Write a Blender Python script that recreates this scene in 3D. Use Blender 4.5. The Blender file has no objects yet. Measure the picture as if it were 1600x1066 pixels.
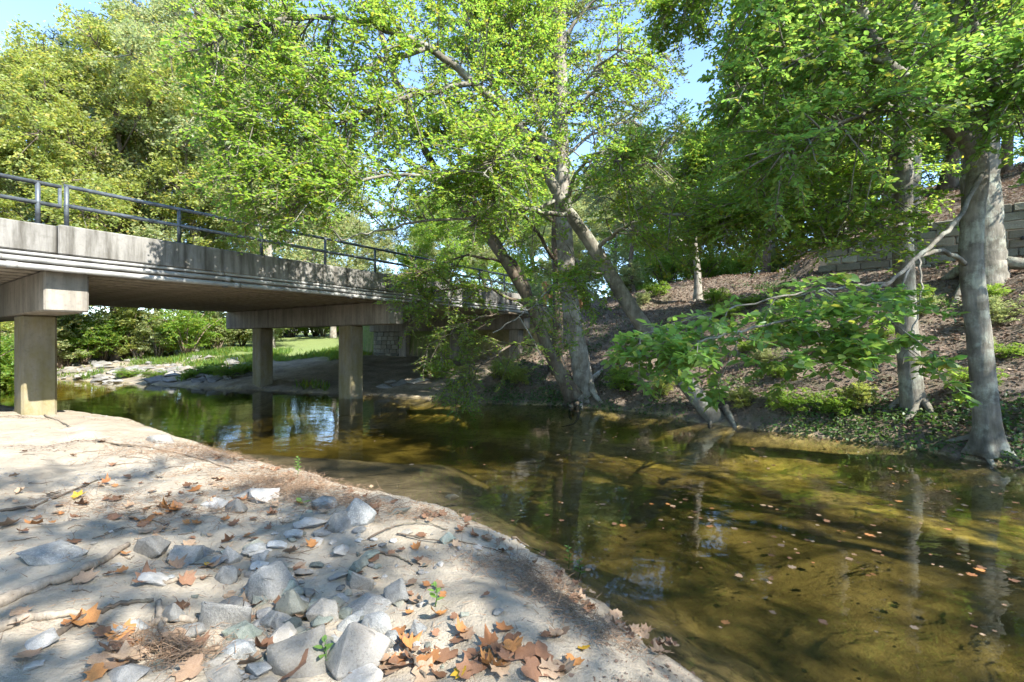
import bpy, bmesh, math, random
import numpy as np
from mathutils import Vector, Matrix, noise as mnoise

R = math.radians
rng = np.random.default_rng(7)
random.seed(7)
scene = bpy.context.scene
COL = scene.collection

# ------------------------------------------------------------------ camera
F, CX, CY, CZ = 728.5, 800.0, 533.0, 1.8          # focal length in photo pixels, centre, eye height above water
cam_d = bpy.data.cameras.new('camera')
cam_d.sensor_width = 36.0
cam_d.lens = 36.0 * F / 1600.0
cam_d.clip_start = 0.05
cam_d.clip_end = 2000.0
cam = bpy.data.objects.new('camera', cam_d)
COL.objects.link(cam)
cam.location = (0, 0, CZ)
cam.rotation_euler = (R(90), 0, 0)
scene.camera = cam

# ------------------------------------------------------------------ sky, sun, exposure
SUN_AZ = math.atan2(0.78, -0.62)      # clockwise from +Y (the view direction)
SUN_EL = R(42)
world = bpy.data.worlds.new('World')
scene.world = world
world.use_nodes = True
wn = world.node_tree.nodes
bg = wn['Background']
sky = wn.new('ShaderNodeTexSky')
sky.sky_type = 'NISHITA'
sky.sun_disc = False
sky.sun_elevation = SUN_EL
sky.sun_rotation = SUN_AZ
sky.air_density = 0.85
sky.dust_density = 0.1
sky.ozone_density = 2.6
world.node_tree.links.new(sky.outputs[0], bg.inputs[0])
bg.inputs[1].default_value = 0.12

sun_d = bpy.data.lights.new('sun', 'SUN')
sun_d.energy = 3.3
sun_d.angle = R(0.53)
sun_d.color = (1.0, 0.95, 0.86)
sun = bpy.data.objects.new('sun', sun_d)
COL.objects.link(sun)
sdir = Vector((math.sin(SUN_AZ) * math.cos(SUN_EL), math.cos(SUN_AZ) * math.cos(SUN_EL), math.sin(SUN_EL)))
sun.rotation_euler = sdir.to_track_quat('Z', 'Y').to_euler()
sun.location = sdir * 60

vs = scene.view_settings
vs.view_transform = 'Standard'
vs.look = 'None'
vs.gamma = 1.0
vs.use_curve_mapping = False
vs.exposure = 2.38

scene.render.engine = 'CYCLES'
cy = scene.cycles
cy.max_bounces = 7
cy.diffuse_bounces = 4
cy.glossy_bounces = 3
cy.transmission_bounces = 5
cy.transparent_max_bounces = 8
cy.volume_bounces = 0
cy.caustics_reflective = False
cy.caustics_refractive = False
cy.sample_clamp_indirect = 6.0
cy.use_adaptive_sampling = True
cy.adaptive_threshold = 0.015
try:
    cy.use_denoising = True
    cy.denoiser = 'OPENIMAGEDENOISE'
    cy.denoising_prefilter = 'ACCURATE'
except Exception:
    pass

# ------------------------------------------------------------------ helpers
TH = 0.6018
U = np.array([math.sin(TH), math.cos(TH)])        # along the bridge
V = np.array([-math.cos(TH), math.sin(TH)])       # across the bridge, away from the eye


def at(px, py, Y):
    """world point seen at photo pixel (px, py) at depth Y"""
    return np.array([(px - CX) / F * Y, Y, CZ - (py - CY) / F * Y])


def ss(a, b, x):
    t = np.clip((x - a) / (b - a), 0, 1)
    return t * t * (3 - 2 * t)


_tab = np.random.default_rng(3).random((256, 256))


def vnoise(x, y):
    xi = np.floor(x).astype(int); yi = np.floor(y).astype(int)
    fx = x - xi; fy = y - yi
    fx = fx * fx * (3 - 2 * fx); fy = fy * fy * (3 - 2 * fy)
    a = _tab[xi & 255, yi & 255]; b = _tab[(xi + 1) & 255, yi & 255]
    c = _tab[xi & 255, (yi + 1) & 255]; d = _tab[(xi + 1) & 255, (yi + 1) & 255]
    return (a * (1 - fx) + b * fx) * (1 - fy) + (c * (1 - fx) + d * fx) * fy - 0.5


def fbm(x, y, oct=3):
    s = 0.0; a = 1.0; f = 1.0
    for i in range(oct):
        s = s + a * vnoise(x * f + 17.3 * i, y * f - 9.1 * i); a *= 0.5; f *= 2.1
    return s


def set_mat(me, *mats):
    for m in mats:
        me.materials.append(m)


def mesh_arrays(name, Vt, faces, smooth=False):
    """faces: list of int arrays, each (n, k) with k verts per face"""
    me = bpy.data.meshes.new(name)
    Vt = np.ascontiguousarray(Vt, dtype=np.float32)
    loops = np.concatenate([f.reshape(-1) for f in faces]).astype(np.int32)
    tot = np.concatenate([np.full(len(f), f.shape[1], dtype=np.int32) for f in faces])
    start = np.concatenate([[0], np.cumsum(tot)[:-1]]).astype(np.int32)
    me.vertices.add(len(Vt)); me.loops.add(len(loops)); me.polygons.add(len(tot))
    me.vertices.foreach_set('co', Vt.reshape(-1))
    me.loops.foreach_set('vertex_index', loops)
    me.polygons.foreach_set('loop_start', start)
    me.update(calc_edges=True)
    if smooth:
        me.polygons.foreach_set('use_smooth', np.ones(len(tot), dtype=bool))
    return me


def link(name, data, parent=None, mat=None, label=None, cat=None, group=None, kind=None):
    o = bpy.data.objects.new(name, data)
    COL.objects.link(o)
    if parent is not None:
        o.parent = parent
    if mat is not None and data is not None and len(data.materials) == 0:
        data.materials.append(mat)
    if label: o['label'] = label
    if cat: o['category'] = cat
    if group: o['group'] = group
    if kind: o['kind'] = kind
    return o


def norm(a):
    return a / np.maximum(np.linalg.norm(a, axis=-1, keepdims=True), 1e-9)


class Geo:
    """collects tubes / boxes / polygons into one mesh"""
    def __init__(self):
        self.v = []; self.q = []; self.t = []; self.n = 0

    def add(self, v, quads=None, tris=None):
        v = np.asarray(v, float)
        if quads is not None and len(quads): self.q.append(np.asarray(quads, int) + self.n)
        if tris is not None and len(tris): self.t.append(np.asarray(tris, int) + self.n)
        self.v.append(v); self.n += len(v)

    def tube(self, pts, rad, k=8, cap=True, flare=None):
        pts = np.asarray(pts, float); n = len(pts)
        rad = np.broadcast_to(np.asarray(rad, float), (n,))
        tan = norm(np.gradient(pts, axis=0))
        ref = np.array([0.31, 0.17, 0.93]) if abs(tan[0, 2]) < 0.8 else np.array([0.9, 0.3, 0.1])
        a = norm(np.cross(tan, ref)); b = np.cross(tan, a)
        th = np.linspace(0, 2 * np.pi, k, endpoint=False)
        rr = np.repeat(rad[:, None], k, 1)
        if flare is not None:
            rr = rr * flare(np.arange(n)[:, None], th[None, :])
        ring = pts[:, None, :] + rr[..., None] * (np.cos(th)[None, :, None] * a[:, None, :] + np.sin(th)[None, :, None] * b[:, None, :])
        i = np.arange(n - 1)[:, None] * k; j = np.arange(k)[None, :]; j2 = (j + 1) % k
        q = np.stack([i + j, i + j2, i + k + j2, i + k + j], -1).reshape(-1, 4)
        vv = ring.reshape(-1, 3); tr = []
        if cap:
            vv = np.vstack([vv, pts[0], pts[-1]])
            c0 = n * k; c1 = c0 + 1
            for jj in range(k):
                tr.append((c0, (jj + 1) % k, jj)); tr.append((c1, (n - 1) * k + jj, (n - 1) * k + (jj + 1) % k))
        self.add(vv, q, tr)

    def mesh(self, name, smooth=False):
        fs = []
        if self.q: fs.append(np.concatenate(self.q))
        if self.t: fs.append(np.concatenate(self.t))
        return mesh_arrays(name, np.concatenate(self.v), fs, smooth)


def smooth_line(pts, m=6):
    """Catmull-Rom through control points"""
    P = np.asarray(pts, float); P = np.vstack([2 * P[0] - P[1], P, 2 * P[-1] - P[-2]])
    out = []
    for i in range(1, len(P) - 2):
        p0, p1, p2, p3 = P[i - 1], P[i], P[i + 1], P[i + 2]
        for t in np.linspace(0, 1, m, endpoint=False):
            out.append(0.5 * ((2 * p1) + (-p0 + p2) * t + (2 * p0 - 5 * p1 + 4 * p2 - p3) * t * t + (-p0 + 3 * p1 - 3 * p2 + p3) * t ** 3))
    out.append(P[-2])
    return np.array(out)


def box_bm(sx, sy, sz, bevel=0.0, seg=1):
    bm = bmesh.new()
    bmesh.ops.create_cube(bm, size=1.0)
    bmesh.ops.scale(bm, vec=(sx, sy, sz), verts=bm.verts)
    if bevel > 0:
        bmesh.ops.bevel(bm, geom=list(bm.edges), offset=bevel, segments=seg, affect='EDGES', profile=0.5)
    return bm


def bm_mesh(bm, name, smooth=False):
    me = bpy.data.meshes.new(name)
    bm.to_mesh(me); bm.free()
    if smooth:
        for p in me.polygons: p.use_smooth = True
    return me


# ------------------------------------------------------------------ materials
class NT:
    def __init__(self, name):
        self.m = bpy.data.materials.new(name); self.m.use_nodes = True
        self.t = self.m.node_tree; self.n = self.t.nodes
        self.b = self.n['Principled BSDF']; self.out = self.n['Material Output']

    def new(self, typ, **kw):
        nd = self.n.new(typ)
        for k, v in kw.items(): setattr(nd, k, v)
        return nd

    def l(self, a, b): self.t.links.new(a, b)

    def coord(self, kind='Object', scale=None):
        c = self.new('ShaderNodeTexCoord').outputs[kind]
        if scale is not None:
            mp = self.new('ShaderNodeMapping'); mp.inputs['Scale'].default_value = scale
            self.l(c, mp.inputs[0]); return mp.outputs[0]
        return c

    def noise(self, vec, scale, detail=4, rough=0.55, dist=0.0):
        nd = self.new('ShaderNodeTexNoise')
        nd.inputs['Scale'].default_value = scale; nd.inputs['Detail'].default_value = detail
        nd.inputs['Roughness'].default_value = rough; nd.inputs['Distortion'].default_value = dist
        if vec is not None: self.l(vec, nd.inputs['Vector'])
        return nd.outputs[0]

    def ramp(self, fac, stops):
        r = self.new('ShaderNodeValToRGB'); e = r.color_ramp.elements
        while len(e) < len(stops): e.new(0.5)
        for i, (p, c) in enumerate(stops):
            e[i].position = p
            e[i].color = (c, c, c, 1) if isinstance(c, (int, float)) else (*c, 1)
        self.l(fac, r.inputs[0]); return r.outputs[0]

    def mix(self, fac, a, b, mode='MIX'):
        m = self.new('ShaderNodeMix', data_type='RGBA', blend_type=mode)
        for s, v in ((m.inputs[0], fac), (m.inputs[6], a), (m.inputs[7], b)):
            if isinstance(v, (int, float)): s.default_value = v
            elif isinstance(v, tuple): s.default_value = (*v, 1)
            else: self.l(v, s)
        return m.outputs[2]

    def math(self, op, a, b=0.0):
        m = self.new('ShaderNodeMath', operation=op)
        for s, v in ((m.inputs[0], a), (m.inputs[1], b)):
            if isinstance(v, (int, float)): s.default_value = v
            else: self.l(v, s)
        return m.outputs[0]

    def bump(self, h, strength=0.3, dist=0.02):
        b = self.new('ShaderNodeBump'); b.inputs['Strength'].default_value = strength
        b.inputs['Distance'].default_value = dist
        self.l(h, b.inputs['Height']); self.l(b.outputs[0], self.b.inputs['Normal'])

    def color(self, c):
        if isinstance(c, tuple): self.b.inputs['Base Color'].default_value = (*c, 1)
        else: self.l(c, self.b.inputs['Base Color'])

    def rough(self, r, spec=0.3):
        self.b.inputs['Roughness'].default_value = r
        self.b.inputs['Specular IOR Level'].default_value = spec


def m_leaf(name, base, trans, vary=0.25, yellow=0.0, rough=0.45, tmix=0.45):
    """thin leaf: diffuse front + light coming through, hue differs leaf by leaf"""
    k = NT(name)
    g = k.new('ShaderNodeNewGeometry')
    rnd = g.outputs['Random Per Island']
    hs = k.new('ShaderNodeHueSaturation')
    hue = k.math('ADD', k.math('MULTIPLY', rnd, 0.05), 0.475 - 0.03 * yellow)
    k.l(hue, hs.inputs['Hue'])
    r2 = k.math('FRACT', k.math('MULTIPLY', rnd, 37.7))
    k.l(k.math('ADD', k.math('MULTIPLY', r2, 2 * vary), 1 - vary), hs.inputs['Value'])
    hs.inputs['Saturation'].default_value = 0.95
    hs.inputs['Color'].default_value = (*base, 1)
    hs2 = k.new('ShaderNodeHueSaturation')
    k.l(hue, hs2.inputs['Hue']); hs2.inputs['Color'].default_value = (*trans, 1)
    r3 = k.math('FRACT', k.math('MULTIPLY', rnd, 91.3))
    turn = k.ramp(r3, [(.88, 0.0), (.97, .85)])
    cb = k.mix(turn, hs.outputs[0], (base[0] * 2.0, base[1] * 1.25, base[2] * .9)); ct = k.mix(turn, hs2.outputs[0], (min(.6, trans[0] * 1.7), trans[1] * .95, trans[2] * .8))
    k.l(cb, k.b.inputs['Base Color'])
    k.rough(rough, 0.35)
    tr = k.new('ShaderNodeBsdfTranslucent'); k.l(ct, tr.inputs[0])
    mx = k.new('ShaderNodeMixShader'); mx.inputs[0].default_value = tmix
    k.l(k.b.outputs[0], mx.inputs[1]); k.l(tr.outputs[0], mx.inputs[2])
    k.l(mx.outputs[0], k.out.inputs[0])
    return k.m


def m_bark(name, c1, c2, lichen=(0.27, 0.29, 0.21), scale=4.0, ridges=0.25, lich=0.5):
    k = NT(name); v = k.coord('Object')
    st = k.coord('Object', (1, 1, 0.22))
    n1 = k.noise(v, scale, 5); n2 = k.noise(st, scale * 5, 5, 0.65)
    c = k.mix(k.ramp(n1, [(0.35, 0.0), (0.65, 1.0)]), c1, c2)
    c = k.mix(k.math('MULTIPLY', k.ramp(k.noise(v, 2.3, 6, 0.7), [(0.5, 0.0), (0.62, 1.0)]), lich), c, lichen)
    c = k.mix(k.ramp(n2, [(0.3, 0.55), (0.6, 0.0)]), c, (c1[0] * .4, c1[1] * .4, c1[2] * .4))
    k.color(c); k.rough(0.85, 0.2); k.bump(n2, ridges, 0.03)
    return k.m


def m_concrete(name, base, moss=0.0, streak=0.6, dark=(0.07, 0.065, 0.055)):
    k = NT(name); v = k.coord('Object')
    n1 = k.noise(v, 1.3, 6, 0.6); n2 = k.noise(v, 14, 5, 0.7)
    st = k.coord('Object', (3.0, 3.0, 0.35)); n3 = k.noise(st, 2.0, 5, 0.65)
    c = k.mix(k.ramp(n1, [(0.3, 0.0), (0.7, 1.0)]), tuple(x * .72 for x in base), base)
    c = k.mix(k.math('MULTIPLY', k.ramp(n3, [(0.42, 0.0), (0.64, 1.0)]), streak), c, dark)
    c = k.mix(k.math('MULTIPLY', k.ramp(n2, [(0.52, 0.0), (0.7, 1.0)]), 0.35), c, dark)
    if moss > 0:
        nm = k.noise(k.coord('Object', (1, 1, 0.5)), 2.2, 5, 0.7)
        c = k.mix(k.math('MULTIPLY', k.ramp(nm, [(0.38, 0.0), (0.6, 1.0)]), moss), c, (0.17, 0.14, 0.035))
    k.color(c); k.rough(0.9, 0.25); k.bump(k.math('ADD', n2, n1), 0.25, 0.01)
    return k.m


def m_plain(name, c, rough=0.6, vary=0.3, scale=6, metal=0.0, bump=0.1):
    k = NT(name); v = k.coord('Object'); n = k.noise(v, scale, 5, 0.6)
    k.color(k.mix(k.ramp(n, [(0.3, 0.0), (0.7, 1.0)]), tuple(x * (1 - vary) for x in c), tuple(min(1, x * (1 + vary)) for x in c)))
    k.rough(rough); k.b.inputs['Metallic'].default_value = metal; k.bump(n, bump, 0.01)
    return k.m


def m_rock(name, c1, c2, speck=0.5):
    k = NT(name)
    oi = k.new('ShaderNodeObjectInfo')
    va = k.new('ShaderNodeVectorMath', operation='ADD')
    k.l(k.coord('Object'), va.inputs[0])
    cmb = k.new('ShaderNodeCombineXYZ'); k.l(k.math('MULTIPLY', oi.outputs['Random'], 30.0), cmb.inputs[0])
    k.l(cmb.outputs[0], va.inputs[1]); v = va.outputs[0]
    n1 = k.noise(v, 2.4, 6, 0.6, 0.6); n2 = k.noise(v, 28, 4, 0.8); n3 = k.noise(v, 7, 6, 0.7)
    c = k.mix(k.ramp(n1, [(0.35, 0.0), (0.65, 1.0)]), c1, c2)
    c = k.mix(k.math('MULTIPLY', k.ramp(n2, [(0.5, 0.0), (0.62, 1.0)]), speck), c, (0.5, 0.5, 0.48))
    c = k.mix(k.math('MULTIPLY', k.ramp(k.noise(v, 35, 3, 0.8), [(0.53, 0.0), (0.66, 1.0)]), 0.55), c, (0.045, 0.05, 0.055))
    c = k.mix(k.math('MULTIPLY', k.ramp(n3, [(0.55, 0.0), (0.7, 1.0)]), 0.4), c, (0.20, 0.17, 0.12))
    br = k.math('ADD', k.math('MULTIPLY', oi.outputs['Random'], 0.65), 0.6)
    c = k.mix(k.math('MULTIPLY', k.math('FRACT', k.math('MULTIPLY', oi.outputs['Random'], 7.3)), .55), c, k.mix(n3, (0.16, 0.125, 0.085), (0.3, 0.26, 0.2)))
    hs = k.new('ShaderNodeHueSaturation'); k.l(c, hs.inputs['Color']); k.l(br, hs.inputs['Value'])
    k.color(hs.outputs[0]); k.rough(0.85, 0.3); k.bump(k.math('ADD', n3, k.math('MULTIPLY', n2, 0.25)), 0.55, 0.03)
    return k.m


def m_fallen(name, stops):
    k = NT(name); oi = k.new('ShaderNodeObjectInfo'); g = k.new('ShaderNodeNewGeometry')
    rnd = k.math('FRACT', k.math('ADD', oi.outputs['Random'], g.outputs['Random Per Island']))
    c = k.ramp(rnd, stops)
    n = k.noise(k.coord('Object'), 30, 4, 0.7)
    c = k.mix(k.ramp(n, [(0.4, 0.0), (0.75, 0.6)]), c, (0.12, 0.05, 0.02))
    k.l(c, k.b.inputs['Base Color']); k.rough(0.65, 0.3); k.bump(n, 0.3, 0.01)
    tr = k.new('ShaderNodeBsdfTranslucent'); k.l(c, tr.inputs[0])
    mx = k.new('ShaderNodeMixShader'); mx.inputs[0].default_value = 0.2
    k.l(k.b.outputs[0], mx.inputs[1]); k.l(tr.outputs[0], mx.inputs[2]); k.l(mx.outputs[0], k.out.inputs[0])
    return k.m


M = {}
M['leaf_beech'] = m_leaf('leaf_beech', (0.12, 0.195, 0.035), (0.34, 0.52, 0.06), 0.4, tmix=.56)
M['leaf_near'] = m_leaf('leaf_near', (0.125, 0.22, 0.05), (0.32, 0.52, 0.08), 0.3, tmix=.5)
M['leaf_dark'] = m_leaf('leaf_dark', (0.085, 0.15, 0.035), (0.24, 0.40, 0.05), 0.4, tmix=.56)
M['leaf_grey'] = m_leaf('leaf_grey', (0.12, 0.155, 0.06), (0.26, 0.35, 0.09), 0.4, tmix=.56)
M['leaf_pale'] = m_leaf('leaf_pale', (0.24, 0.28, 0.13), (0.42, 0.5, 0.18), 0.35, 0.1, tmix=.52)
M['leaf_gold'] = m_leaf('leaf_gold', (0.23, 0.27, 0.08), (0.46, 0.54, 0.10), 0.35, 0.1, tmix=.52)
M['leaf_pine'] = m_leaf('leaf_pine', (0.05, 0.085, 0.04), (0.06, 0.11, 0.04), 0.3, tmix=0.2)
M['leaf_ivy'] = m_leaf('leaf_ivy', (0.06, 0.115, 0.03), (0.10, 0.2, 0.03), 0.4, tmix=0.3)
M['bark_beech'] = m_bark('bark_beech', (0.10, 0.092, 0.07), (0.24, 0.22, 0.18), lichen=(0.34, 0.36, 0.29), scale=3.2, ridges=0.5, lich=.75)
M['bark_pale'] = m_bark('bark_pale', (0.15, 0.13, 0.105), (0.34, 0.31, 0.265), lichen=(0.40, 0.40, 0.35), scale=5.0, ridges=0.55, lich=.7)
M['bark_brown'] = m_bark('bark_brown', (0.085, 0.065, 0.048), (0.17, 0.135, 0.10), scale=4.0, ridges=0.6, lich=0.3)
M['twig'] = m_plain('twig_wood', (0.16, 0.125, 0.09), 0.85, 0.35, 20)
M['driftwood'] = m_bark('driftwood', (0.20, 0.165, 0.125), (0.34, 0.29, 0.23), lichen=(0.25, 0.2, 0.15), scale=8, ridges=0.4)
M['concrete'] = m_concrete('concrete', (0.24, 0.232, 0.215), 0.0, 0.95)
M['concrete_cap'] = m_concrete('concrete_cap', (0.30, 0.275, 0.235), 0.0, 0.55)
M['concrete_column'] = m_concrete('concrete_column', (0.30, 0.265, 0.195), 0.6, 0.4)
M['concrete_soffit'] = m_concrete('concrete_soffit', (0.36, 0.33, 0.28), 0.0, 0.3)
M['pipe'] = m_plain('pipe_paint', (0.27, 0.27, 0.26), 0.5, 0.35, 3, 0.0)
M['steel'] = m_plain('weathered_steel', (0.10, 0.115, 0.13), 0.5, 0.4, 9, 0.4)
M['wall_stone'] = m_rock('wall_stone', (0.14, 0.15, 0.115), (0.25, 0.25, 0.20), 0.15)
M['mortar'] = m_plain('mortar', (0.09, 0.085, 0.07), 0.95, 0.3, 8)
M['rock'] = m_rock('granite', (0.16, 0.168, 0.168), (0.30, 0.305, 0.295), 0.4)
M['rock_far'] = m_rock('bank_boulder', (0.13, 0.13, 0.12), (0.24, 0.235, 0.22), 0.2)
M['rock_green'] = m_rock('green_schist', (0.13, 0.165, 0.14), (0.24, 0.27, 0.235), 0.2)
M['rock_pale'] = m_rock('pale_granite', (0.30, 0.295, 0.28), (0.46, 0.45, 0.43), 0.3)
M['fallen_brown'] = m_fallen('fallen_brown', [(0.0, (0.13, 0.07, 0.04)), (0.5, (0.25, 0.14, 0.085)), (1.0, (0.19, 0.10, 0.06))])
M['fallen_orange'] = m_fallen('fallen_orange', [(0.0, (0.36, 0.15, 0.05)), (0.5, (0.44, 0.21, 0.07)), (1.0, (0.32, 0.14, 0.06))])
M['fallen_yellow'] = m_fallen('fallen_yellow', [(0.0, (0.60, 0.36, 0.03)), (1.0, (0.62, 0.44, 0.06))])
M['fallen_tan'] = m_fallen('fallen_tan', [(0.0, (0.30, 0.20, 0.13)), (0.5, (0.42, 0.31, 0.21)), (1.0, (0.26, 0.17, 0.11))])
M['litter'] = m_fallen('litter', [(0.0, (0.11, 0.08, 0.06)), (0.35, (0.21, 0.155, 0.12)), (0.7, (0.30, 0.235, 0.18)), (1.0, (0.17, 0.105, 0.07))])
M['straw'] = m_plain('dry_straw', (0.23, 0.155, 0.10), 0.9, 0.4, 40)
M['white_siding'] = m_plain('white_siding', (0.75, 0.76, 0.77), 0.6, 0.05, 3)
M['roof'] = m_plain('roof_shingle', (0.10, 0.10, 0.11), 0.9, 0.3, 12)
M['glass_dark'] = m_plain('window_glass', (0.03, 0.035, 0.04), 0.08, 0.1, 3)
M['asphalt'] = m_plain('asphalt', (0.06, 0.06, 0.06), 0.9, 0.25, 30)

# ------------------------------------------------------------------ terrain
NEAR = np.array([(-150, 66), (-60, 28), (-20, 12.6), (-11.5, 10.4), (-8.2, 9.6), (-6.4, 8.5), (-5.1, 7.5), (-3.6, 6.5), (-2.36, 5.75), (-1.5, 5.3), (-.67, 4.85),
                 (-0.02, 4.25), (.35, 3.6), (.60, 3.05), (.84, 2.7), (1.10, 2.3), (1.5, 1.4), (2.3, 0), (4.6, -2.2), (6.2, -6), (6.5, -14), (6, -160)])
FAR = np.array([(-150, 84), (-60, 42), (-32, 27), (-21.7, 22.2), (-17.4, 20.3), (-13, 18.6), (-9.7, 17.1), (-4.9, 15.6), (-2, 14.1), (0, 13.3), (1.8, 12.8), (3.2, 11.9),
                (4.15, 10.2), (5.1, 9.3), (5.95, 8.6), (6.5, 7.85), (7.0, 6.8), (7.8, 5.7), (9.2, 3.6), (9.9, 0), (10.4, -6), (11, -14), (11, -160)])
NEAR_POLY = np.vstack([NEAR, [(-170, -160), (-170, 66)]])
FAR_POLY = np.vstack([FAR, [(400, -160), (400, 700), (-400, 700), (-400, 84)]])


def inside(x, y, poly):
    r = np.zeros(x.shape, bool)
    for i in range(len(poly)):
        x0, y0 = poly[i]; x1, y1 = poly[(i + 1) % len(poly)]
        if y0 == y1: continue
        c = ((y0 > y) != (y1 > y)) & (x < (x1 - x0) * (y - y0) / (y1 - y0) + x0)
        r ^= c
    return r


def pdist(x, y, line):
    d = np.full(x.shape, 1e9)
    for i in range(len(line) - 1):
        a = line[i]; b = line[i + 1]; ab = b - a
        t = np.clip(((x - a[0]) * ab[0] + (y - a[1]) * ab[1]) / (ab @ ab), 0, 1)
        d = np.minimum(d, np.hypot(x - a[0] - t * ab[0], y - a[1] - t * ab[1]))
    return d


WN = np.array([0.67, 0.742]); WM = np.array([0.742, -0.67]); WQ = 17.9    # stone wall line: WN.p = WQ


def wall_top(m):
    return 4.85 + (m + 2.7) * 0.135


def terrain(x, y):
    x = np.asarray(x, float); y = np.asarray(y, float)
    wob = 0.22 * fbm(x * 1.1 + 5, y * 1.1, 4)
    dn = pdist(x, y, NEAR) * np.where(inside(x, y, NEAR_POLY), 1, -1) + wob * 0.8 + .10 * fbm(x * 4.5, y * 4.5 + 7, 3)
    df = pdist(x, y, FAR) * np.where(inside(x, y, FAR_POLY), 1, -1) + wob * 1.3
    D = x * V[0] + y * V[1]; t = x * U[0] + y * U[1]
    # near sand bank
    dnp = np.maximum(dn, 0)
    zn = 0.27 * (1 - np.exp(-dnp / 0.25)) + 0.05 * np.minimum(dnp, 3) + np.clip(-0.018 * x, 0, 0.22)
    zn += np.minimum(dnp, 1) * (0.14 * fbm(x * .8, y * .8, 3) + 0.055 * fbm(x * 3, y * 3, 3) + 0.014 * vnoise(x * 13, y * 13))
    zn += 0.12 * np.exp(-((x - 0.1) ** 2 + (y - 2.35) ** 2) / 0.35) * np.minimum(dnp * 2, 1)
    zn += 2.2 * ss(12, 40, dnp)
    # far side
    dfp = np.maximum(df, 0)
    zl = 0.18 * (1 - np.exp(-dfp / 0.6)) + 0.13 * np.minimum(dfp, 6) + 0.075 * np.clip(dfp - 6, 0, 26) + 0.12 * fbm(x * .9, y * .9, 3) * np.minimum(dfp, 1)
    zh = np.interp(dfp, [0, .15, .45, 1.5, 5.6, 7.8, 10, 14, 30, 80], [0, .10, .32, .85, 3.15, 4.1, 4.6, 5.2, 7, 10])
    cap = 3.7 + 0.9 * ss(3.5, 9, x)
    zh = np.where(zh > cap - .4, cap - .4 * np.exp(-(zh - cap + .4) / .4), zh)
    q = x * WN[0] + y * WN[1] - WQ; m = x * WM[0] + y * WM[1]
    behind = ss(0.05, 0.45, q) * ss(-4.6, -2.5, m)
    zw = wall_top(np.clip(m, -3.2, 40)) - 0.06 + 0.33 * np.clip(q - .3, 0, 14)
    zh = zh * (1 - behind) + np.maximum(zw, zh) * behind
    zh = zh + (0.14 * fbm(x * .7 + 3, y * .7, 3) + 0.09 * fbm(x * 2.3, y * 2.3, 3)) * np.minimum(dfp * 2, 1)
    Hm = ss(10.5, 7.8, D)
    zf = zl * (1 - Hm) + zh * Hm
    rb = ss(16.2, 16.5, t) * ss(8.4, 10.2, D) * ss(24, 20.7, D) * ss(-.1, .2, df)
    zf = zf * (1 - rb) + 3.28 * rb
    # bed
    dw = np.maximum(0, np.minimum(-dn, -df))
    shelf = ss(0.8, -1.2, x) * ss(10, 7, y)
    sl_n = 0.42 * (1 - shelf) + 0.055 * shelf
    zb = -np.minimum(np.minimum(0.03 + sl_n * np.maximum(-dn, 0), 0.04 + 0.45 * np.maximum(-df, 0)), 0.5)
    zb += np.minimum(dw, 1) * (0.10 * fbm(x * .9 + 40, y * .9, 3) + .02 * fbm(x * 5, y * 5, 2)) * np.where(shelf > .5, .5, 1)
    zb = np.minimum(zb, -0.015)
    z = np.where(dn > 0, zn, np.where(df > 0, zf, zb))
    return z, dn, df, D, t, Hm


def hz(x, y):
    return float(terrain(np.array([x]), np.array([y]))[0][0])


_ray_Y = np.concatenate([np.arange(1.0, 12, 0.02), np.arange(12, 60, .1)])


def ground_px(px, py, zmin=None):
    """point of the ground under photo pixel"""
    X = (px - CX) / F * _ray_Y; Z = CZ - (py - CY) / F * _ray_Y
    h = terrain(X, _ray_Y)[0]
    if zmin is not None: h = np.maximum(h, zmin)
    i = int(np.argmax(Z <= h))
    return np.array([X[i], _ray_Y[i], h[i]])


def axis(parts):
    return np.unique(np.concatenate([np.arange(a, b, s) for a, b, s in parts]).round(4))


gx = axis([(-260, -60, 10), (-60, -26, 1.2), (-26, -9, .3), (-9, 3.2, .065), (3.2, 14, .16), (14, 30, .5), (30, 80, 2), (80, 300, 12)])
gy = axis([(-60, -10, 3), (-10, .6, .35), (.6, 9.5, .065), (9.5, 26, .18), (26, 50, .7), (50, 100, 3), (100, 420, 16)])
GX, GY = np.meshgrid(gx, gy)
Z, DN, DF, DD, TT, HM = terrain(GX, GY)
Vt = np.stack([GX, GY, Z], -1).reshape(-1, 3)
nx, ny = len(gx), len(gy)
ii, jj = np.meshgrid(np.arange(nx - 1), np.arange(ny - 1))
base = (jj * nx + ii).reshape(-1)
quads = np.stack([base, base + 1, base + nx + 1, base + nx], -1)
zone_near = (DN > 0).astype(float)
far = (DF > 0)
grass = far * (1 - HM) * ss(4.5, 7.5, DF + 1.5 * fbm(GX * .5, GY * .5, 2)) * ss(-.5, 1.0, np.where(TT > 16.2, 1.0, np.abs(DD - 15) - 5.2))
grass = np.maximum(grass, far * HM * ss(9.5, 12, DF) * ss(9, 6.5, GX))
litter = far * HM * (1 - grass)
mud = far * (1 - grass) * (1 - HM)
wet = np.exp(-np.maximum(DN, 0) / 0.16) * (DN > -5) * (DF < 0)

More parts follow.
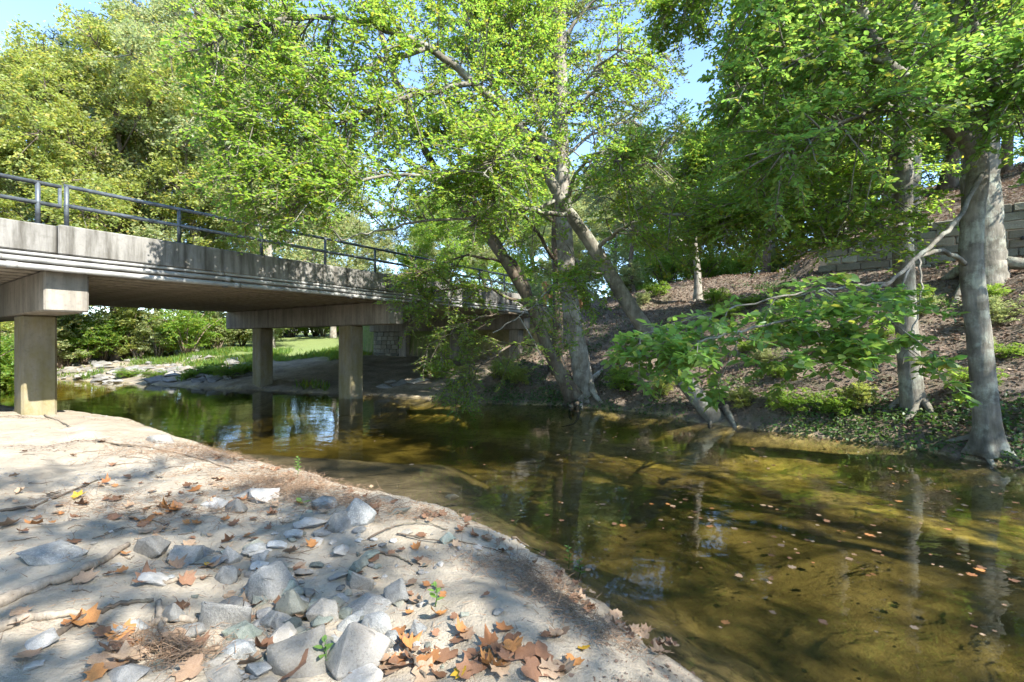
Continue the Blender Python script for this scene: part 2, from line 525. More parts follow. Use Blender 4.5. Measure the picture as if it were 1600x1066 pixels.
kg = NT('ground_surface')
attr = lambda n: kg.new('ShaderNodeAttribute', attribute_name=n).outputs['Fac']
co = kg.coord('Object')
nA = kg.noise(co, 1.4, 6, .6); nB = kg.noise(co, 9, 6, .7); nC = kg.noise(co, 60, 4, .7); nD = kg.noise(co, 260, 2, .6)
sand = kg.mix(kg.ramp(nA, [(.35, 0.0), (.65, 1.0)]), (0.31, 0.27, 0.21), (0.43, 0.38, 0.305))
sand = kg.mix(kg.ramp(nB, [(.5, 0.0), (.72, .55)]), sand, (0.33, 0.25, 0.18))
sand = kg.mix(kg.ramp(nC, [(.52, 0.0), (.68, .45)]), sand, (0.25, 0.21, 0.16))
bed = kg.mix(kg.ramp(nA, [(.4, 0.0), (.62, 1.0)]), (0.30, 0.235, 0.10), (0.58, 0.45, 0.22))
bed = kg.mix(kg.ramp(nB, [(.48, 0.0), (.66, .7)]), bed, (0.11, 0.085, 0.035))
lit = kg.mix(kg.ramp(nB, [(.35, 0.0), (.65, 1.0)]), (0.075, 0.06, 0.045), (0.17, 0.135, 0.105))
lit = kg.mix(kg.ramp(nC, [(.45, 0.0), (.62, .6)]), lit, (0.22, 0.18, 0.14))
lit = kg.mix(kg.ramp(nA, [(.55, 0.0), (.7, .6)]), lit, (0.085, 0.10, 0.04))
gr = kg.mix(kg.ramp(nB, [(.3, 0.0), (.7, 1.0)]), (0.10, 0.15, 0.045), (0.19, 0.24, 0.08))
gr = kg.mix(kg.ramp(nC, [(.4, 0.0), (.7, .5)]), gr, (0.22, 0.22, 0.10))
md = kg.mix(kg.ramp(nA, [(.35, 0.0), (.65, 1.0)]), (0.20, 0.165, 0.12), (0.33, 0.28, 0.215))
md = kg.mix(kg.ramp(nB, [(.5, 0.0), (.66, .6)]), md, (0.10, 0.105, 0.05))
bed = kg.mix(kg.math('MULTIPLY', attr('z_shelf'), .65), bed, sand)
c = kg.mix(attr('z_near'), bed, sand)
c = kg.mix(attr('z_mud'), c, md)
c = kg.mix(attr('z_litter'), c, lit)
c = kg.mix(attr('z_grass'), c, gr)
c = kg.mix(kg.math('MULTIPLY', attr('z_wet'), .75), c, (0.10, 0.075, 0.045))
kg.color(c); kg.rough(.92, .2)
kg.bump(kg.math('ADD', kg.math('ADD', nB, kg.math('MULTIPLY', nC, .45)), kg.math('MULTIPLY', nD, .22)), .9, .04)
M['ground'] = kg.m

cen = lambda A: A.reshape(-1)[quads].mean(1)
cdn, cdf, cgr = cen(DN), cen(DF), cen(grass)
zone = np.where(cdn > 0, 0, np.where(cdf <= 0, 1, np.where(cgr > .5, 3, 2)))
shelf_a = ss(0.8, -1.2, GX) * ss(10, 7, GY) * ss(-3.4, -.8, DN) * (DN <= 0)
attrs = {'z_shelf': shelf_a, 'z_near': zone_near * ss(-.02, .02, DN), 'z_mud': mud, 'z_litter': litter, 'z_grass': grass, 'z_wet': wet}
for zi, nm in enumerate(['sand_bank', 'creek_bed', 'hillside_ground', 'lawn_ground']):
    qs = quads[zone == zi]
    used, inv = np.unique(qs, return_inverse=True)
    me = mesh_arrays(nm, Vt[used], [inv.reshape(-1, 4)], True)
    for an, av in attrs.items():
        a = me.attributes.new(an, 'FLOAT', 'POINT')
        a.data.foreach_set('value', av.reshape(-1)[used].astype(np.float32))
    link(nm, me, None, M['ground'], kind='structure',
         label=['pale sandy creek bank strewn with leaves', 'brown sandy bed under the creek water', 'leaf covered slope and far bank ground', 'sunlit mown lawn beyond the creek'][zi])

# ------------------------------------------------------------------ water
kw = NT('creek_water')
kw.n.remove(kw.b)
fr = kw.new('ShaderNodeFresnel'); fr.inputs[0].default_value = 1.33
gl = kw.new('ShaderNodeBsdfGlossy'); gl.inputs['Roughness'].default_value = 0.015; gl.inputs[0].default_value = (1, 1, 1, 1)
tp = kw.new('ShaderNodeBsdfTransparent'); tp.inputs[0].default_value = (.97, .97, .93, 1)
mx = kw.new('ShaderNodeMixShader')
cw = kw.coord('Object', (1.0, 1.6, 1.0))
rip = kw.math('ADD', kw.noise(cw, 1.1, 3, .5, 1.2), kw.math('MULTIPLY', kw.noise(cw, 7.0, 2, .5, .6), .10))
bp = kw.new('ShaderNodeBump'); bp.inputs['Strength'].default_value = .09; bp.inputs['Distance'].default_value = .06
kw.l(rip, bp.inputs['Height'])
kw.l(bp.outputs[0], fr.inputs['Normal']); kw.l(bp.outputs[0], gl.inputs['Normal'])
kw.l(fr.outputs[0], mx.inputs[0]); kw.l(tp.outputs[0], mx.inputs[1]); kw.l(gl.outputs[0], mx.inputs[2])
kw.l(mx.outputs[0], kw.out.inputs['Surface'])
va = kw.new('ShaderNodeVolumeAbsorption'); va.inputs['Color'].default_value = (.73, .71, .14, 1); va.inputs['Density'].default_value = .58
kw.l(va.outputs[0], kw.out.inputs['Volume'])


def offset(line, d):
    tn = norm(np.gradient(line, axis=0)); nn = np.stack([-tn[:, 1], tn[:, 0]], -1)
    return line + nn * d


# a ribbon between the two shores, drawn 0.8 m into each bank
na = offset(NEAR, -1.0)[1:-1]; fa = offset(FAR, 1.0)[1:-1]
outline = np.concatenate([na, fa[::-1]])
bmw = bmesh.new()
lo = [bmw.verts.new((p[0], p[1], -1.3)) for p in outline]; hi = [bmw.verts.new((p[0], p[1], 0)) for p in outline]
n = len(outline)
bmw.faces.new(hi); bmw.faces.new(lo[::-1])
for i in range(n):
    bmw.faces.new((lo[i], lo[(i + 1) % n], hi[(i + 1) % n], hi[i]))
tmp = bpy.data.meshes.new('creek_water')
bmesh.ops.triangulate(bmw, faces=bmw.faces)
bmesh.ops.recalc_face_normals(bmw, faces=bmw.faces); bmw.to_mesh(tmp); bmw.free()
link('creek_water', tmp, None, kw.m, kind='structure', label='still olive brown creek water reflecting trees')

# ------------------------------------------------------------------ bridge
ROT = math.atan2(U[1], U[0])                       # local x = along the bridge, local y = across (D), z up
bridge = link('road_bridge', None, label='concrete road bridge on square piers with steel pipe railing spanning the creek', cat='bridge')
bridge.rotation_euler = (0, 0, ROT)
WOFF = Vector((0, 0, 0))


def bpart(name, t0, t1, d0, d1, z0, z1, mat, bevel=0.0, parent=None, label=None, shared={}):
    key = (name, round(t1 - t0, 3), round(d1 - d0, 3), round(z1 - z0, 3), mat.name)
    if key not in shared:
        shared[key] = bm_mesh(box_bm(t1 - t0, d1 - d0, z1 - z0, bevel), name); shared[key].materials.append(mat)
    o = link(name, shared[key], parent or bridge, label=label)
    o.location = ((t0 + t1) / 2, (d0 + d1) / 2, (z0 + z1) / 2)
    return o


DC0, DC1 = 10.35, 20.05
ZB, ZT = 2.28, 2.94
PIERS = [-5.1, 1.9, 8.92]
for t in PIERS:
    bpart('pier_cap', t, t + .55, DC0, DC1, ZB, ZT, M['concrete_cap'], .025)
    for d in (12.45, 17.75):
        z0 = -1.0
        bpart('column', t + .035, t + .515, d - .31, d + .31, z0, ZB, M['concrete_column'], .035,
              label='moss stained square concrete column')
ABT = 15.95
bpart('pier_cap', ABT, ABT + .55, DC0, DC1, ZB, ZT, M['concrete_cap'], .02)
for d in (10.9, 14.2, 17.6):
    bpart('column', ABT + .05, ABT + .5, d - .25, d + .25, .3, ZB, M['concrete_cap'], .02)
bpart('abutment_wall', ABT + .51, ABT + .8, DC0 - .6, DC1 + .4, .2, 3.2, M['concrete_soffit'], .01)
# stone infill between the last two columns, toward the far end
sw = bpart('stone_infill', ABT + .22, ABT + .44, 17.85, 19.95, .3, ZB - .01, M['mortar'], 0)
k = 0
for r in range(9):
    x = 17.86 + (.18 if r % 2 else 0)
    while x < 19.9:
        w = min(random.uniform(.3, .55), 19.94 - x)
        if w > .1:
            st = bpart('stone', ABT + .16, ABT + .24, x + .012, x + w - .012, .3 + r * .218 + .012, .3 + (r + 1) * .218 - .012, M['wall_stone'], .015, sw)
            st.location = Vector(st.location) - Vector(sw.location)
        x += w
# deck beams (precast channels laid side by side), span by span
spans = [(-12.5, -4.83), (-4.81, 2.17), (2.19, 9.19), (9.21, 16.4)]
for a, b in spans:
    for i in range(18):
        d = 10.45 + i * .535
        bpart('deck_beam', a, b, d, d + .22, ZT + .004, ZT + .24, M['concrete_soffit'], .02)
bpart('rail_end', 2.03, 2.07, 10.15, 10.19, 3.93, 4.285, M['steel'], .004)
bpart('deck_slab', -12.5, 16.4, 10.36, 20.0, 3.185, 3.34, M['asphalt'])
joints = [-12.5, -4.9, 2.0, 9.1, 16.5]
for j in range(4):
    for d0, d1 in ((10.05, 10.352), (20.01, 20.31)):
        dz = -.03 if j < 2 else 0
        p = bpart('parapet', joints[j] + .008, joints[j + 1] - .008, d0, d1, 3.17, 3.64 + dz, M['concrete'], .018)
    bpart('edge_beam', joints[j] + .008, joints[j + 1] - .008, 10.17, 10.40, 2.96, 3.168, M['concrete_soffit'], .01)
# pipes slung under the parapet
for zz, dd, rr in ((3.14, 10.085, .028), (3.055, 10.095, .042), (2.945, 10.09, .046)):
    ts = np.linspace(-12.5, 16.3, 60)
    pp = np.stack([ts, dd + .012 * np.sin(ts * 1.3 + zz * 9), zz + .01 * np.sin(ts * .9 + zz * 5)], -1)
    g = Geo(); g.tube(pp, rr, 12)
    po = link('pipe', g.mesh('pipe', True), bridge, M['pipe'])
    for tc in (-3.2, 1.35, 4.55, 7.7, 10.9, 14.0):
        tc2 = tc + (3.05 - zz) * 1.5
        g = Geo(); cen_ = [tc2, np.interp(tc2, ts, pp[:, 1]), np.interp(tc2, ts, pp[:, 2])]
        g.tube([(cen_[0] - .06, cen_[1], cen_[2]), (cen_[0] + .06, cen_[1], cen_[2])], rr * 1.18, 12)
        link('coupling', g.mesh('coupling', True), po, M['pipe'])
for tc in (.4, 4.45, 7.4, 10.4, 13.4):
    bpart('pipe_bracket', tc, tc + .05, 10.155, 10.18, 2.89, 3.165, M['steel'])
    bpart('pipe_bracket', tc, tc + .05, 10.03, 10.16, 2.885, 2.897, M['steel'])
# railing
post_g = Geo(); post_g.tube([(0, 0, 0), (0, 0, .66)], .032, 10)
post_me = post_g.mesh('railing_post', True); post_me.materials.append(M['steel'])
plate_me = bm_mesh(box_bm(.14, .14, .012), 'base_plate'); plate_me.materials.append(M['steel'])
for dd in (10.17, 20.16):
    for t in [-10.6, -9, -7.4, -5.8, -4.3, -2.75, -1.2, .35, 1.80, 2.13, 3.7, 5.24, 6.78, 8.28, 9.78, 11.3, 12.8, 14.3, 15.8]:
        o = link('railing_post', post_me, bridge)
        o.location = (t, dd, 3.635 if t > 2 else 3.605)
        pl = link('base_plate', plate_me, o); pl.location = (0, 0, .008)
    for a, b, dz in ((-12.5, 2.06, -.03), (2.10, 16.2, 0)):
        for z in (3.98, 4.29):
            g = Geo(); g.tube([(a, dd, z + dz), ((a + b) / 2, dd, z + dz), (b, dd, z + dz)], .032, 10)
            link('rail', g.mesh('rail', True), bridge, M['steel'])
road = bpart('road', 16.41, 60, 10.3, 20.1, 3.24, 3.345, M['asphalt'])
rl = Vector(road.location); road.parent = None
road.location = (rl.x * U[0] + rl.y * V[0], rl.x * U[1] + rl.y * V[1], rl.z); road.rotation_euler = (0, 0, ROT)
road['kind'] = 'structure'
# timber fence of the road shoulder beyond the abutment
fence = link('timber_fence', None, label='low brown timber post and rail fence beyond the bridge end', cat='fence')
fence.rotation_euler = (0, 0, ROT)
M['timber'] = m_plain('timber', (0.28, 0.15, 0.07), .85, .3, 12)
for t in (16.9, 18.6, 20.3, 22.0):
    bpart('fence_post', t, t + .12, 9.9, 10.02, 3.1, 4.3, M['timber'], .008, fence)
for z in (3.65, 4.1):
    bpart('fence_rail', 16.85, 22.2, 10.022, 10.06, z, z + .14, M['timber'], .006, fence)

# ------------------------------------------------------------------ stone retaining wall on the hillside
wall = link('stone_retaining_wall', None, label='long grey green cut stone retaining wall across the hillside', cat='wall')
wang = math.atan2(WM[1], WM[0])
w0 = WN * WQ
wall.location = (w0[0], w0[1], 0); wall.rotation_euler = (0, 0, wang)
m = -2.9
core_g = Geo()
stone_me = {}
cols = []
for r in range(9):
    m = -2.75 + (0.0 if r % 2 else .22)
    zr = 3.75 + r * .235
    while m < 6.5:
        w = random.uniform(.38, .85)
        if zr + .235 < wall_top(m + w / 2) + .06:
            key = (round(w, 1), random.randint(0, 2))
            if key not in stone_me:
                bm = box_bm(key[0] - .02, .30, .215, .022, 1)
                for v in bm.verts:
                    v.co += Vector((random.uniform(-.008, .008), random.uniform(-.018, .018), random.uniform(-.006, .006)))
                stone_me[key] = bm_mesh(bm, 'stone'); stone_me[key].materials.append(M['wall_stone'])
            w = key[0]
            o = link('stone', stone_me[key], wall)
            o.location = (m + w / 2, -.02 + random.uniform(-.02, .02), zr + .117)
        m += w
core = Geo()
ms = np.linspace(-2.7, 6.5, 12)
vv = []
for mm in ms:
    for dy in (-.12, .12):
        for z in (3.4, wall_top(mm) - .08):
            vv.append((mm, dy, z))
qq = []
for i in range(len(ms) - 1):
    b0 = i * 4; b1 = b0 + 4
    qq += [(b0, b1, b1 + 1, b0 + 1), (b0 + 2, b0 + 3, b1 + 3, b1 + 2), (b0 + 1, b1 + 1, b1 + 3, b0 + 3)]
core.add(vv, qq)
link('mortar_core', core.mesh('mortar_core'), wall, M['mortar'])
g = Geo(); g.tube([(1.72, -.25, 4.45), (1.72, .1, 4.47)], .05, 10)
link('drain_pipe', g.mesh('drain_pipe'), wall, M['glass_dark'])

# ------------------------------------------------------------------ tree machinery
def leaf_mesh(name, P, Dr, Nn, size, mat, wide=.55, fine=False):
    """P base points, Dr leaf axis, Nn leaf normal; folded diamond or six-sided blades"""
    Dr = norm(Dr); S = norm(np.cross(Nn, Dr)); Nn = np.cross(Dr, S)
    s = size[:, None]; n = len(P)
    if fine:
        a = [P, P + s * (.33 * Dr + wide * .46 * S + .05 * Nn), P + s * (.68 * Dr + wide * .40 * S + .03 * Nn), P + s * (1.0 * Dr - .06 * Nn),
             P + s * (.68 * Dr - wide * .40 * S + .03 * Nn), P + s * (.33 * Dr - wide * .46 * S + .05 * Nn), P + s * (.5 * Dr - .02 * Nn)]
        Vv = np.stack(a, 1).reshape(-1, 3); b = np.arange(n)[:, None] * 7
        f = np.concatenate([b + np.array([[0, 6, 1, 1]]), ], 0)
        tr = np.concatenate([b + np.array([x]) for x in ((0, 6, 1), (1, 6, 2), (2, 6, 3), (3, 6, 4), (4, 6, 5), (5, 6, 0))])
        me = mesh_arrays(name, Vv, [tr])
    else:
        a = [P, P + s * (.5 * Dr + wide * .5 * S + .08 * Nn), P + s * Dr, P + s * (.5 * Dr - wide * .5 * S + .08 * Nn)]
        Vv = np.stack(a, 1).reshape(-1, 3); b = np.arange(n)[:, None] * 4
        tr = np.concatenate([b + np.array([[0, 2, 1]]), b + np.array([[0, 3, 2]])])
        me = mesh_arrays(name, Vv, [tr])
    me.materials.append(mat)
    return me


def twig_mesh(name, A, B, r, mat, extra=None):
    """three-sided straight twigs"""
    d = norm(B - A); ref = np.tile(np.array([.2, .3, .93]), (len(A), 1))
    a = norm(np.cross(d, ref)); b = np.cross(d, a)
    vs_ = []
    for th in (0, 2.094, 4.189):
        o = (math.cos(th) * a + math.sin(th) * b) * r
        vs_ += [A + o, B + o * .4]
    Vv = np.stack(vs_, 1).reshape(-1, 3); k0 = np.arange(len(A))[:, None] * 6
    q = np.concatenate([k0 + np.array([[0, 2, 3, 1]]), k0 + np.array([[2, 4, 5, 3]]), k0 + np.array([[4, 0, 1, 5]])])
    me = mesh_arrays(name, Vv, [q]); me.materials.append(mat)
    return me


def grow(parents, rg, n2, len2, n3, len3, nleaf, tmin=.25, up=.15, droop=.12, flat=.5, keep=None):
    """secondary branches off the parent lines, twigs off those, leaf seats on the twigs"""
    lens = np.array([np.linalg.norm(np.diff(p, axis=0), axis=1).sum() for p in parents])
    pick = rg.choice(len(parents), n2, p=lens / lens.sum())
    sec = []; A = []; B = []
    for pi in pick:
        pts = parents[pi]; a = tmin + (1 - tmin) * rg.random() ** .8
        x = a * (len(pts) - 1); i0 = min(int(x), len(pts) - 2)
        p = pts[i0] + (pts[i0 + 1] - pts[i0]) * (x - i0)
        tg = norm(pts[i0 + 1] - pts[i0])
        rv = rg.normal(size=3); rv[2] *= flat; pr = norm(rv - tg * (rv @ tg))
        d = norm(tg * .55 + pr + np.array([0, 0, up]))
        L = len2 * rg.uniform(.45, 1.05) * (1 - .35 * a)
        if keep is not None and not keep(p + d * L * .7): continue
        s = np.linspace(0, 1, 6)[:, None]
        side = norm(np.cross(d, [0, 0, 1.]) + 1e-6)
        wig = rg.normal(size=2) * .12 * L
        line = p + d * s * L + np.array([0, 0, -1.]) * droop * L * s ** 2 + side * wig[0] * s ** 2 + np.array([0, 0, 1]) * wig[1] * s * (1 - s)
        sec.append(line)
        b = rg.uniform(.12, 1, n3); b[-1] = 1.0
        xx = b * 5; i1 = np.minimum(xx.astype(int), 4)
        q = line[i1] + (line[i1 + 1] - line[i1]) * (xx - i1)[:, None]
        t2 = norm(line[i1 + 1] - line[i1])
        sd = np.where(np.arange(n3) % 2, 1, -1)[:, None] * norm(np.cross(t2, [0, 0, 1.]) + 1e-6)
        d3 = norm(t2 * .7 + sd * rg.uniform(.3, 1.0, (n3, 1)) + rg.normal(size=(n3, 3)) * np.array([.25, .25, .28]))
        l3 = len3 * rg.uniform(.5, 1.1, (n3, 1)) * (1.1 - .45 * b[:, None])
        A.append(q); B.append(q + d3 * l3 + np.array([0, 0, -.12]) * l3)
    A = np.concatenate(A); B = np.concatenate(B)
    nt = len(A)
    uu = (np.arange(nleaf)[None, :] + rg.random((nt, nleaf))) / nleaf
    uu = .08 + .95 * uu
    P = A[:, None, :] + (B - A)[:, None, :] * uu[..., None]
    d = norm(B - A)[:, None, :]
    sd = np.cross(d, [0, 0, 1.]); sd = norm(sd + 1e-6) * np.where(np.arange(nleaf) % 2, 1, -1)[None, :, None]
    Dr = norm(d * .55 + sd * .8 + rg.normal(size=(nt, nleaf, 3)) * .35)
    return sec, A, B, P.reshape(-1, 3), Dr.reshape(-1, 3)


def leaf_normals(n, rg, tilt=.45):
    return norm(np.array([0, 0, 1.]) + rg.normal(size=(n, 3)) * tilt)


def flare_fn(npts, base_pts, lobes, amt, ph):
    def f(i, th):
        return 1 + amt * np.exp(-i / base_pts) * (1 + .45 * np.cos(lobes * th + ph)) + .03 * np.cos(3 * th + i * .12)
    return f


def stem_radii(n, r0, r1, p=.8):
    return r1 + (r0 - r1) * (1 - np.linspace(0, 1, n)) ** p


def tree_obj(name, label, trunk_ctrl, r0, r1, limbs, bark, leafmat, g2, leaf, tilt=.45, wide=.58, fine=False, group=None, seed=1,
             flare=(.5, 5), parents_from=.35, twigs=True, trunk_leafy=True, cat='tree', twig_r=.006, sec_r=.016, keep=None, roots=4):
    """trunk and limbs from control points, then branches, twigs and leaves grown on them"""
    rg = np.random.default_rng(seed)
    root = link(name, None, label=label, cat=cat, group=group)
    b = np.asarray(trunk_ctrl[0], float); root.location = b
    tl = smooth_line(trunk_ctrl, 7) - b
    tl[1:-1] += rg.normal(size=(len(tl) - 2, 3)) * r0 * .02
    g = Geo(); g.tube(tl, stem_radii(len(tl), r0, r1), 16, flare=flare_fn(len(tl), 2.2, flare[1], flare[0], seed))
    link('trunk', g.mesh('trunk', True), root, bark)
    if roots:
        for i in range(roots):
            an = 6.283 * (i + rg.random() * .7) / roots; L = r0 * rg.uniform(2.0, 4.5)
            ss_ = np.linspace(0, 1, 9); bend = rg.normal() * .5
            rx = b[0] + np.cos(an + bend * ss_) * (r0 * .7 + L * ss_); ry = b[1] + np.sin(an + bend * ss_) * (r0 * .7 + L * ss_)
            gz = terrain(rx, ry)[0]
            rz_ = np.maximum(gz, -.3) + r0 * (.75 * (1 - ss_) ** 2.2 + .04 - .5 * ss_ ** 1.5)
            rp = np.stack([rx, ry, rz_], -1) - b
            g = Geo(); g.tube(rp, r0 * (.36 * (1 - ss_) ** 1.2 + .05), 8)
            link('root', g.mesh('root', True), root, bark)
    par = []
    if trunk_leafy: par.append(tl[int(len(tl) * parents_from):])
    for pts, ra, rb in limbs:
        ln = smooth_line(pts, 6) - b
        ln[1:-1] += rg.normal(size=(len(ln) - 2, 3)) * .02
        g = Geo(); g.tube(ln, stem_radii(len(ln), ra, rb, 1.0), 10)
        link('limb', g.mesh('limb', True), root, bark)
        par.append(ln)
    kp = (lambda p: keep(p + b)) if keep else None
    sec, A, B, P, Dr = grow(par, rg, keep=kp, **g2)
    g = Geo()
    for s in sec: g.tube(s, np.linspace(sec_r, sec_r * .35, len(s)), 5, cap=False)
    tw = link('branches', g.mesh('branches', True), root, bark, kind='stuff')
    if twigs:
        link('twigs', twig_mesh('twigs', A, B, twig_r, M['twig']), root, kind='stuff')
    sz = leaf * rg.uniform(.65, 1.2, len(P))
    link('crown', leaf_mesh('crown', P, Dr, leaf_normals(len(P), rg, tilt), sz, leafmat, wide, fine), root, kind='stuff')
    return root


def px_line(*pts):
    return [at(*p) for p in pts]


def clear_rail(p):
    # the boughs stop short of the bridge railing and of the open water
    D = p[0] * V[0] + p[1] * V[1]
    low = p[2] < 3.55 + .12 * max(0, 10 - p[1])
    rail = p[2] < 1.8 + .285 * p[1] and -.45 < p[0] / p[1] < -.09
    return not ((low and p[0] < .2) or rail)


# ---- leaning beech over the water (middle)
tC = px_line((1128, 668, 10.3), (1062, 586, 10.3), (985, 480, 10.4), (930, 390, 10.5), (882, 322, 10.5), (850, 262, 10.5))
limbsC = [
    (px_line((850, 262, 10.5), (800, 182, 10.3), (740, 130, 10.0), (669, 75, 9.5), (590, 42, 9.0), (500, 28, 8.4), (400, 40, 7.9), (310, 80, 7.5)), .105, .02),
    (px_line((800, 182, 10.3), (758, 105, 10.6), (732, 37, 11), (712, -60, 11.4), (690, -200, 12)), .085, .02),
    (px_line((856, 268, 10.5), (838, 175, 10.6), (811, 101, 10.6), (796, 50, 10.7), (780, -20, 10.8), (760, -200, 11)), .08, .02),
    (px_line((811, 101, 10.6), (816, 40, 10.9), (820, -100, 11.2), (840, -240, 11.5)), .06, .02),
    (px_line((893, 337, 10.5), (837, 330, 10.0), (780, 315, 9.6), (725, 283, 9.2), (631, 274, 8.8), (560, 283, 8.4), (490, 305, 8.0), (430, 335, 7.7)), .055, .014),
    (px_line((870, 312, 10.5), (800, 338, 9.8), (690, 345, 9.1), (600, 358, 8.6), (530, 376, 8.2)), .04, .012),
    (px_line((740, 130, 10.0), (640, 150, 9.3), (540, 190, 8.7), (440, 240, 8.2), (380, 290, 7.9)), .06, .015),
    (px_line((669, 75, 9.5), (560, 110, 8.8), (450, 150, 8.2), (350, 200, 7.8)), .05, .012),
    (px_line((930, 392, 10.5), (985, 350, 9.9), (1050, 335, 9.4), (1130, 345, 9.0)), .05, .012),
    (px_line((850, 262, 10.5), (822, 228, 9.6), (790, 235, 8.8), (755, 275, 8.2)), .05, .012),
    (px_line((882, 322, 10.5), (902, 270, 9.7), (935, 240, 9.0), (975, 255, 8.5)), .05, .012),
    (px_line((855, 265, 10.5), (880, 185, 10.1), (925, 115, 9.7), (975, 75, 9.3)), .06, .012),
    (px_line((858, 275, 10.5), (770, 235, 10.9), (690, 205, 11.2), (600, 200, 11.5)), .06, .014),
    (px_line((945, 425, 10.4), (905, 425, 10.0), (868, 442, 9.6), (830, 480, 9.2), (770, 520, 8.9)), .035, .01),
]
tree_obj('beech_tree', 'grey beech trunk leaning left out over the creek with limbs fanning wide', tC, .195, .105, limbsC, M['bark_beech'], M['leaf_beech'],
         dict(n2=960, len2=1.6, n3=10, len3=.6, nleaf=11, tmin=.12, up=.05, droop=.14, flat=.7), .085, seed=11, trunk_leafy=False, flare=(.35, 4), keep=clear_rail)

# ---- tall straight pale tree standing behind it
tA = px_line((917, 628, 13.2), (912, 598, 13.2), (906, 560, 13.2), (895, 500, 13.2), (884, 400, 13.2), (879, 300, 13.2), (876, 200, 13.2), (875, 100, 13.2), (874, 0, 13.2), (871, -150, 13.2), (868, -330, 13.2))
rga = np.random.default_rng(5)
limbsA = []
for py, dx, dy, dz in ((330, 2.6, -.8, 1.2), (250, 2.4, .9, 1.6), (190, 2.6, -1.2, 1.2), (120, -2.4, 1.0, 1.6), (60, 2.4, -.3, 1.8), (0, -2.8, -.5, 2), (-80, 3.2, 1, 2.0), (-150, -3, .5, 2), (-220, 2.4, -1, 2.4), (150, 2.4, 1.8, .6), (280, -1.6, 1.6, 1.2)):
    p = at(876, py, 13.2)
    limbsA.append(([p, p + np.array([dx, dy, dz]) * .45 + [0, 0, .25], p + np.array([dx, dy, dz])], .06, .012))
tree_obj('sycamore_tree', 'tall straight pale barked tree rising from the foot of the slope', tA, .29, .13, limbsA, M['bark_pale'], M['leaf_grey'],
         dict(n2=400, len2=1.7, n3=8, len3=.6, nleaf=8, tmin=.2, up=.15, droop=.15, flat=.8), .09, tilt=.7, seed=12, trunk_leafy=True, parents_from=.5, flare=(.55, 5))

# ---- dark slim double stem leaning left toward the bridge
tB = px_line((896, 622, 12.6), (858, 550, 12.6), (832, 482, 12.6), (792, 412, 12.6), (747, 350, 12.6), (705, 300, 12.5), (672, 250, 12.4), (635, 170, 12.2), (600, 70, 12.0), (575, -60, 12))
limbsB = [
    (px_line((842, 505, 12.6), (818, 440, 12.8), (780, 385, 12.9), (745, 325, 13), (728, 270, 13), (705, 190, 13), (692, 80, 13), (680, -60, 13)), .12, .03),
    (px_line((832, 482, 12.6), (760, 450, 12.0), (690, 455, 11.5), (640, 480, 11.2)), .045, .012),
    (px_line((850, 540, 12.6), (800, 540, 11.9), (745, 575, 11.4), (700, 600, 11.2)), .035, .01),
    (px_line((792, 412, 12.6), (730, 400, 12), (680, 420, 11.6), (640, 430, 11.3)), .04, .012),
    (px_line((838, 495, 12.6), (780, 490, 11.8), (720, 510, 11.2), (665, 545, 10.9)), .035, .01),
    (px_line((705, 300, 12.5), (650, 270, 12), (590, 265, 11.5)), .04, .012),
]
tree_obj('leaning_tree', 'dark slender twin stemmed tree leaning toward the bridge end', tB, .165, .05, limbsB, M['bark_brown'], M['leaf_beech'],
         dict(n2=210, len2=1.2, n3=9, len3=.5, nleaf=9, tmin=.25, up=.05, droop=.22, flat=.6), .08, seed=13, trunk_leafy=False, flare=(.6, 4))

# ---- slim grey trunk at the right water edge
tD = px_line((1432, 672, 8.5), (1424, 610, 8.5), (1418, 540, 8.5), (1413, 450, 8.5), (1410, 330, 8.55), (1413, 200, 8.6), (1421, 80, 8.7), (1427, -60, 8.8), (1432, -260, 9))
limbsD = [
    (px_line((1409, 300, 8.55), (1350, 305, 8.3), (1270, 322, 8.2), (1180, 332, 8.2), (1120, 345, 8.2)), .05, .012),
    (px_line((1411, 250, 8.6), (1330, 215, 8.8), (1240, 205, 9.0), (1170, 225, 9.2)), .055, .012),
    (px_line((1413, 190, 8.6), (1330, 120, 8.8), (1230, 90, 9.2), (1170, 85, 9.5)), .055, .012),
    (px_line((1420, 90, 8.7), (1340, 10, 9), (1240, -40, 9.4), (1130, -30, 9.8), (1030, 10, 10.1)), .055, .012),
    (px_line((1414, 350, 8.5), (1370, 360, 8.0), (1310, 385, 7.7), (1240, 400, 7.5)), .03, .01),
    (px_line((1424, 0, 8.75), (1460, -90, 8.5), (1500, -180, 8.2)), .05, .012),
    (px_line((1412, 280, 8.55), (1370, 260, 9.4), (1300, 270, 10.2), (1200, 290, 11)), .045, .012),
]
tree_obj('beech_tree', 'straight slim grey beech trunk with swollen base at the water edge', tD, .185, .11, limbsD, M['bark_beech'], M['leaf_beech'],
         dict(n2=600, len2=1.45, n3=10, len3=.52, nleaf=11, tmin=.12, up=.02, droop=.2, flat=.6), .088, seed=14, trunk_leafy=False, flare=(.95, 5), keep=lambda p: p[2] > 1.8 + .215 * p[1])

